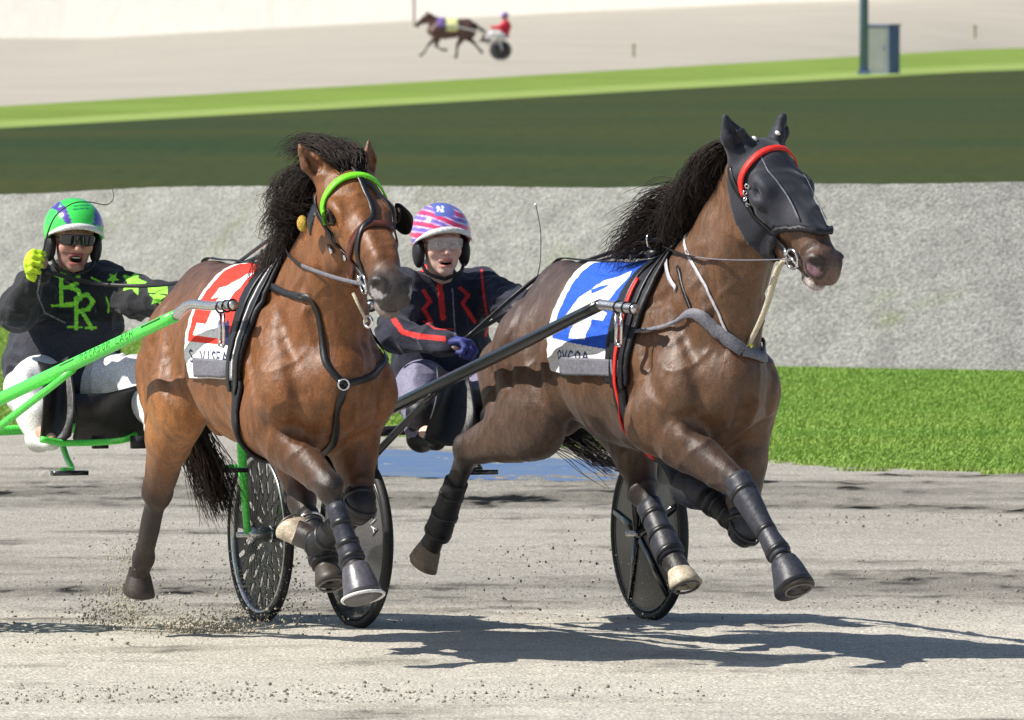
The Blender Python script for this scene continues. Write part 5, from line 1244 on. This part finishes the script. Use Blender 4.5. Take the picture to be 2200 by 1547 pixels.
PUR = A([.10, .05, .36])
def helmet1(L, px, py):
    c = np.tile(A([.06, .72, .10]), (len(L), 1)); f = L[:, 0] > -.06
    for poly in ([(94, 446), (108, 430), (124, 430), (142, 446), (156, 482), (140, 480), (130, 460), (114, 448), (100, 452)], [(204, 436), (222, 452), (224, 490), (200, 482), (203, 458)]): c[inpoly(px, py, poly) & f] = PUR
    for (x, y) in ((104, 442), (116, 438), (129, 443)): c[inpoly(px, py, star(x, y, 5)) & f] = A([.25, .85, .3])
    for y in (441, 448): c[inpoly(px, py, [(156, y), (192, y - 2), (192, y + 1), (156, y + 3)]) & f] = A([.02, .3, .10])
    return c
def helmet2(L, px, py):
    c = np.tile(A([.50, .38, .72]), (len(L), 1)); a = L[:, 2] / .125 + .25 * L[:, 1] / .12
    s = np.sin(a * 17 + 1.5 * np.sin(L[:, 1] * 22)); c[s > .35] = A([.70, .05, .16]); c[(s > -.15) & (s < .05)] = A([.75, .72, .8]); c[(s < -.7)] = A([.22, .14, .55])
    top = L[:, 2] > .075; c[top & (L[:, 0] > 0) & (np.abs(L[:, 1]) < .04)] = A([.12, .16, .5]); t2 = inpoly(px, py, [(938, 442), (943, 442), (948, 450), (948, 442), (953, 442), (953, 456), (948, 456), (943, 449), (943, 456), (938, 456)]); c[t2 & (L[:, 0] > 0)] = A([.8, .8, .8])
    return c
Dv = lambda *a: P(*a)
d1 = dict(base=A([*Dv(135, 815, 40.15)[:2], Dv(135, 815, 40.15)[2] - .06]), J=dict(pelvis=Dv(138, 790, 40.12), chest=Dv(152, 672, 40.15), neck=Dv(150, 592, 40.12), head=Dv(158, 512, 40.02), shR=Dv(88, 622, 40.05), shL=Dv(222, 618, 40.18),
        elR=Dv(36, 672, 39.80), haR=Dv(82, 582, 39.66), elL=Dv(296, 640, 39.95), haL=Dv(385, 642, 39.66), hipR=Dv(100, 815, 40.1), hipL=Dv(172, 815, 40.2), knR=Dv(58, 838, 39.65), anR=Dv(84, 925, 39.50), knL=Dv(292, 812, 39.8), anL=Dv(340, 900, 39.5)),
    face=(.22, -.97, -.06), up=(.04, .05, 1), mouth=.009, skin=(.60, .33, .25), stubble=True, pants=(.72, .72, .72), shoe=M_shoe, glove=M_gloveg, handR=((-.35, -.75, .35), (.85, -.35, .05)), base_col=(.020, .021, .026), handL=((.6, -.7, 0), (0, 0, -1)), toe=(.35, -.9, 0), dark=True, helmet=helmet1, prints=prints1, bulk=1.06, hem=(0, 0, .02))
d2 = dict(base=A([*Dv(955, 835, 40.25)[:2], Dv(955, 835, 40.25)[2] - .06]), J=dict(pelvis=Dv(952, 805, 40.22), chest=Dv(942, 682, 40.2), neck=Dv(942, 602, 40.15), head=Dv(948, 522, 40.02), shR=Dv(868, 626, 40.08), shL=Dv(1026, 622, 40.25),
        elR=Dv(850, 716, 39.85), haR=Dv(962, 738, 39.62), elL=Dv(1096, 655, 40.0), haL=Dv(1180, 668, 39.62), hipR=Dv(915, 835, 40.2), hipL=Dv(995, 838, 40.3), knR=Dv(896, 832, 39.75), anR=Dv(905, 925, 39.5), knL=Dv(1050, 850, 39.85), anL=Dv(1065, 935, 39.55)),
    face=(.22, -.97, -.02), up=(-.04, .05, 1), mouth=.002, skin=(.78, .52, .43), pants=(.22, .21, .30), shoe=M_bootblack, glove=M_gloveb, handR=((.85, -.5, .05), (.05, -.25, -1)), handL=((.7, -.7, 0), (0, 0, -1)), toe=(.4, -.9, 0), dark=False, helmet=helmet2, prints=prints2, bulk=.94)
D1, DM1, DJ1, DB1 = person(d1); D2, DM2, DJ2, DB2 = person(d2)
tag(D1, 'driver in a bright green helmet and dark jacket, one lime gloved hand raised', 'person', 'drivers seated in the sulkies')
tag(D2, 'driver in a pink and purple helmet and navy jacket with red trim', 'person', 'drivers seated in the sulkies')
apron(S1, H_(FS1, 80, 775, .30), H_(FS1, 150, 765, .30), H_(FS1, 92, 942, .42), H_(FS1, 152, 936, .42), .03, 'leg_guard')
apron(S2, H_(FS2, 938, 785, .35), H_(FS2, 1010, 800, .35), H_(FS2, 915, 945, .48), H_(FS2, 1010, 945, .48), .03, 'leg_guard')

# reins and whips
def rein(pts, label, wd=.020, grp='driving reins running from hand to bit'):
    V, Fc = ribbon(pts, wd, .005, (0, 0, 1), 10); ns_ = len(V) // 6; cut = 10 * (len(pts) - 5)
    o = mk('rein', V, Fc, [M_leather, M_web], matidx=[1 if (i // 6) > cut and i < (ns_ - 1) * 6 else 0 for i in range(len(Fc))]); tag(o, label, 'rein', grp); return o
for (hc, rt, D_, B_, nm) in ((h1, FR1, DJ1, DB1, 'red-clothed'), (h2, FR2, DJ2, DB2, 'hooded')):
    S_ = hc['S']; pad0 = .095 if nm[0] == 'r' else .02
    top = torso_angle(S_, A([pad0 + .06]), A([0.]), .045)[0]
    tw = [rt.w(top + A([0, y, .028])) for y in (-.085, .085)]; bw = [rt.w(hc['bit-1']), rt.w(hc['bit1'])]
    h_ = D_['haR'] + B_ + A([.03, -.06, 0]); hL_ = D_['haL'] + B_
    if nm[0] == 'r':
        a_ = [hL_, (hL_ + tw[0]) / 2 + A([0, 0, -.01]), tw[0]]; b_ = [h_, P(230, 612, 39.7), P(420, 600, 39.3), tw[1]]
    else:
        a_ = [h_ + A([.04, 0, .02]), P(1150, 600, 39.6), P(1225, 572, 39.2), tw[0]]; b_ = [h_, P(1100, 665, 39.75), P(1190, 590, 39.5), tw[1]]
    ways = []
    for k in (0, 1):                                                         # the rein lies along the side of the neck
        t0, b0 = top + A([0, (-.085, .085)[k], .028]), A(hc['bit%d' % (-1, 1)[k]]); wy = []
        for t in (.15, .3, .45, .6, .75, .88):
            p = t0 + (b0 - t0) * t + A([0, 0, -.03 * math.sin(math.pi * t)])
            for _ in range(40):
                if S_.ev(p[None])[0] > .014: break
                p = p + A([0, (-1, 1)[k] * .008, 0])
            wy.append(p)
        q_ = [t0] + wy + [b0]
        for _ in range(3):
            for i in range(1, len(q_) - 1):
                m_ = (q_[i - 1] + q_[i + 1]) / 2
                if abs(m_[1]) > abs(q_[i][1]) and m_[1] * q_[i][1] > 0: q_[i] = A([q_[i][0], m_[1], q_[i][2]])
        ways.append([rt.w(p) for p in q_[1:-1]])
    rein(a_ + ways[0] + [bw[0]], 'black rein passing over the near flank to the %s horse' % nm, .017)
    rein(b_ + ways[1] + [bw[1]], 'black rein passing over the back to the far cheek of the %s horse' % nm, .017)
V, Fc = tube([DJ1['haR'] + DB1 + A([0, -.05, -.02]), P(110, 480, 39.65), P(150, 440, 39.65), P(190, 434, 39.65), P(228, 440, 39.7), P(244, 425, 39.7), P(240, 402, 39.7)], [.004, .0025, .0018, .0012], 8, 6)
tag(mk('driving_whip', V, Fc, M_leather), 'thin curling black whip in front of the green helmet', 'whip')
V, Fc = tube([DJ2['haR'] + DB2 + A([.06, -.05, -.02]), P(1020, 712, 39.7), P(1098, 662, 39.9), P(1152, 600, 40.1), P(1162, 510, 40.2), P(1152, 442, 40.2)], [.005, .004, .003, .002, .0015], 8, 6)
wh = mk('driving_whip', V, Fc, M_leather); mk('whip_tip', *ellips(P(1151, 440, 40.2), (.007, .007, .007)), M_rim, wh); tag(wh, 'long thin whip rising behind the rump of the hooded horse', 'whip')

# ------------------------------------------------------------------ sand thrown up by hooves and wheels
def spray(name, bursts, label=None):
    P_, S_ = [], []
    for (c, sx, sy, sz, n_, smin, smax, fall) in bursts:
        q = rng.normal(0, 1, (n_, 3)) * A([sx, sy, sz]); q[:, 2] = np.abs(q[:, 2]) if fall else q[:, 2]
        P_.append(A(c) + q); S_.append(smin + (smax - smin) * rng.random(n_) ** 3)
    p = np.vstack(P_); s_ = np.concatenate(S_); p[:, 2] = np.maximum(p[:, 2], .004)
    V, Fc = rocks(len(p), p, s_); return tag(mk(name, V, Fc, M_clod if 'dark' in name else M_lump), kind='stuff')
M_lump = mat('thrown_sand', (.48, .43, .33), .95, .2, noise=(20, .3))
g1 = ground(255, 1352); g2_ = ground(450, 1365); g3 = ground(575, 1340)
spray('thrown_sand', [((*g1[:2], .01), .10, .10, .09, 1500, .0015, .007, True), ((*g2_[:2], .005), .13, .10, .045, 1700, .0015, .008, True), ((*g3[:2], .03), .11, .08, .12, 1100, .0015, .006, True),
    (P(285, 1215, 39.2), .035, .05, .07, 600, .0015, .005, False), (P(300, 1160, 39.2), .03, .05, .05, 90, .0015, .004, False), (P(600, 1220, 39.8), .05, .06, .12, 160, .0015, .0045, False),
    (P(1390, 1290, 40.1), .09, .06, .10, 600, .0012, .0035, False), (P(430, 1240, 39.4), .30, .2, .14, 500, .0012, .0035, False), (P(1120, 1250, 39.6), .28, .2, .08, 500, .0012, .0035, False), (P(250, 1230, 39.3), .10, .1, .12, 700, .0012, .004, False), (P(720, 1330, 39.6), .16, .1, .03, 120, .0015, .005, False)])
spray('thrown_dark_clods', [(P(1180, 1235, 39.6), .13, .12, .06, 60, .002, .008, False), (P(1050, 1220, 39.6), .14, .12, .05, 40, .0015, .005, False), (P(200, 1110, 39.5), .2, .2, .12, 35, .0015, .004, False), (P(380, 1130, 39.5), .16, .2, .12, 25, .0015, .004, False), (P(1230, 1290, 39.6), .2, .2, .03, 40, .002, .005, False)])

# ------------------------------------------------------------------ the distant horse, sulky and driver on the far track
q = P(958, 129, 360.0); FR3 = Frame([q[0], q[1], 0], -86)
H3 = headmat((.66, 0, 1.64), (.50, 0, -.36), 1.0)
h3 = dict(frame=FR3, mat=M_coat2, coat=(.10, .045, .03), dark=(.03, .02, .02), coat_up=(.07, .04, .035), coat_low=(.09, .05, .035), head=H3, nostril=(.05, .03, .03), lip=(.08, .06, .05), vox=.018,
    neck=[((.22, 0, 1.16), (.17, .29)), ((.38, 0, 1.28), (.13, .23)), ((.50, 0, 1.42), (.10, .17)), ((.60, 0, 1.54), (.085, .13)), ((.65, 0, 1.59), (.075, .09))],
    ears=[(-.06, -.08, .12), (-.06, .08, .12)], earopen=[(.6, -.5, .3), (.6, .5, .3)], dock=(-1.20, 0, 1.15),
    legs=dict(LF=dict(elbow=(.27, .17, .90), knee=(.62, .12, .55), fetlock=(.78, .10, .28), hoof=(.88, .1, .18)), RF=dict(elbow=(.25, -.17, .88), knee=(.35, -.12, .50), fetlock=(.12, -.1, .36), hoof=(.02, -.1, .36), fold=True, hoofdir=(-.7, 0, .3), toe=(0, 0, -1)),
              LH=dict(stifle=(-.62, .18, .88), hock=(-.40, .14, .52), fetlock=(-.38, .12, .22), hoof=(-.36, .12, .12)), RH=dict(stifle=(-.66, -.18, .9), hock=(-1.0, -.15, .62), fetlock=(-1.2, -.13, .38), hoof=(-1.28, -.13, .30))))
# its ground lies a little above datum on the sloping far track
FR3.o[2] = q[2]
R3 = build_horse(h3)
M_clothy = mat('pale_yellow_cloth', (.70, .72, .32), .7, grain=None); M_purple = mat('purple_cloth', (.14, .08, .28), .7, grain=None); M_redj = mat('red_silk', (.62, .03, .06), .6, grain=None)
V, Fc, cc = cloth_patch(h3['S'], lambda p: -.42 + 0 * p, lambda p: .0 + 0 * p, -110, 110, 12, 40, .02, lambda s, p: np.zeros(s.shape + (3,))); mk('number_cloth', V, Fc, M_clothy, R3)
V, Fc, cc = cloth_patch(h3['S'], lambda p: .02 + 0 * p, lambda p: .34 + 0 * p, -80, 80, 10, 30, .03, lambda s, p: np.zeros(s.shape + (3,))); mk('chest_cover', V, Fc, M_purple, R3)
V, Fc = strands(60, lambda t, g: A([-1.16, 0, 1.16]) + g.normal(0, .02, 3), lambda t, g: [(-.15, 0, -.10), (-.15, 0, -.22), (-.06, 0, -.25)], .008, 8, .03, 9); mk('tail', V, Fc, M_hair, R3)
tag(R3, 'distant dark brown horse trotting left on the far track in a pale yellow cloth', 'horse')
FS3 = Frame(FR3.w((-1.95, 0, 0)), -86); FS3.o[2] = q[2]
S3 = sulky(FS3, 1.25, 'white', (2.05, -.30, 1.22), (2.05, .30, 1.22), (1.6, -.34, 1.2), (1.6, .34, 1.2), M_white)
tag(S3, 'distant white-shafted sulky with dark wheels on the far track', 'sulky')
w3 = lambda x, y, z: FS3.o + FS3.f * x + FS3.l * y + A([0, 0, z])
d3 = dict(base=w3(-.15, 0, .78), J=dict(pelvis=w3(-.12, 0, .92), chest=w3(-.22, 0, 1.20), neck=w3(-.20, 0, 1.40), head=w3(-.14, 0, 1.55), shR=w3(-.2, -.18, 1.34), shL=w3(-.2, .18, 1.34), elR=w3(.05, -.2, 1.15), haR=w3(.32, -.12, 1.16), elL=w3(.05, .2, 1.15), haL=w3(.32, .12, 1.16),
        hipR=w3(-.1, -.1, .9), hipL=w3(-.1, .1, .9), knR=w3(.33, -.2, .92), anR=w3(.62, -.28, .72), knL=w3(.33, .2, .92), anL=w3(.62, .28, .72)),
    face=tuple(FS3.f), mouth=.0, skin=(.5, .32, .25), pants=(.8, .8, .8), shoe=M_bootblack, glove=M_rim, toe=tuple(FS3.f), dark=True, helmet=lambda L, px, py: np.tile(A([.25, .12, .4]), (len(L), 1)), base_col=(.62, .03, .06), vox=.015)
D3, *_ = person(d3); tag(D3, 'distant driver in a red jacket and purple helmet on the far track', 'person')

V, Fc = tube([H_(FS1, 88, 944, .44), H_(FS1, 150, 952, .42), H_(FS1, 262, 946, .36), H_(FS1, 300, 925, .2)], .013, 6, 10); mk('apron_bar', V, Fc, M_green, S1)
for px_ in (215, 298): V, Fc = boxm(H_(FS1, px_, 950, .37), (.03, .06, .05)); mk('apron_clip', V, Fc, M_bootblack, S1)
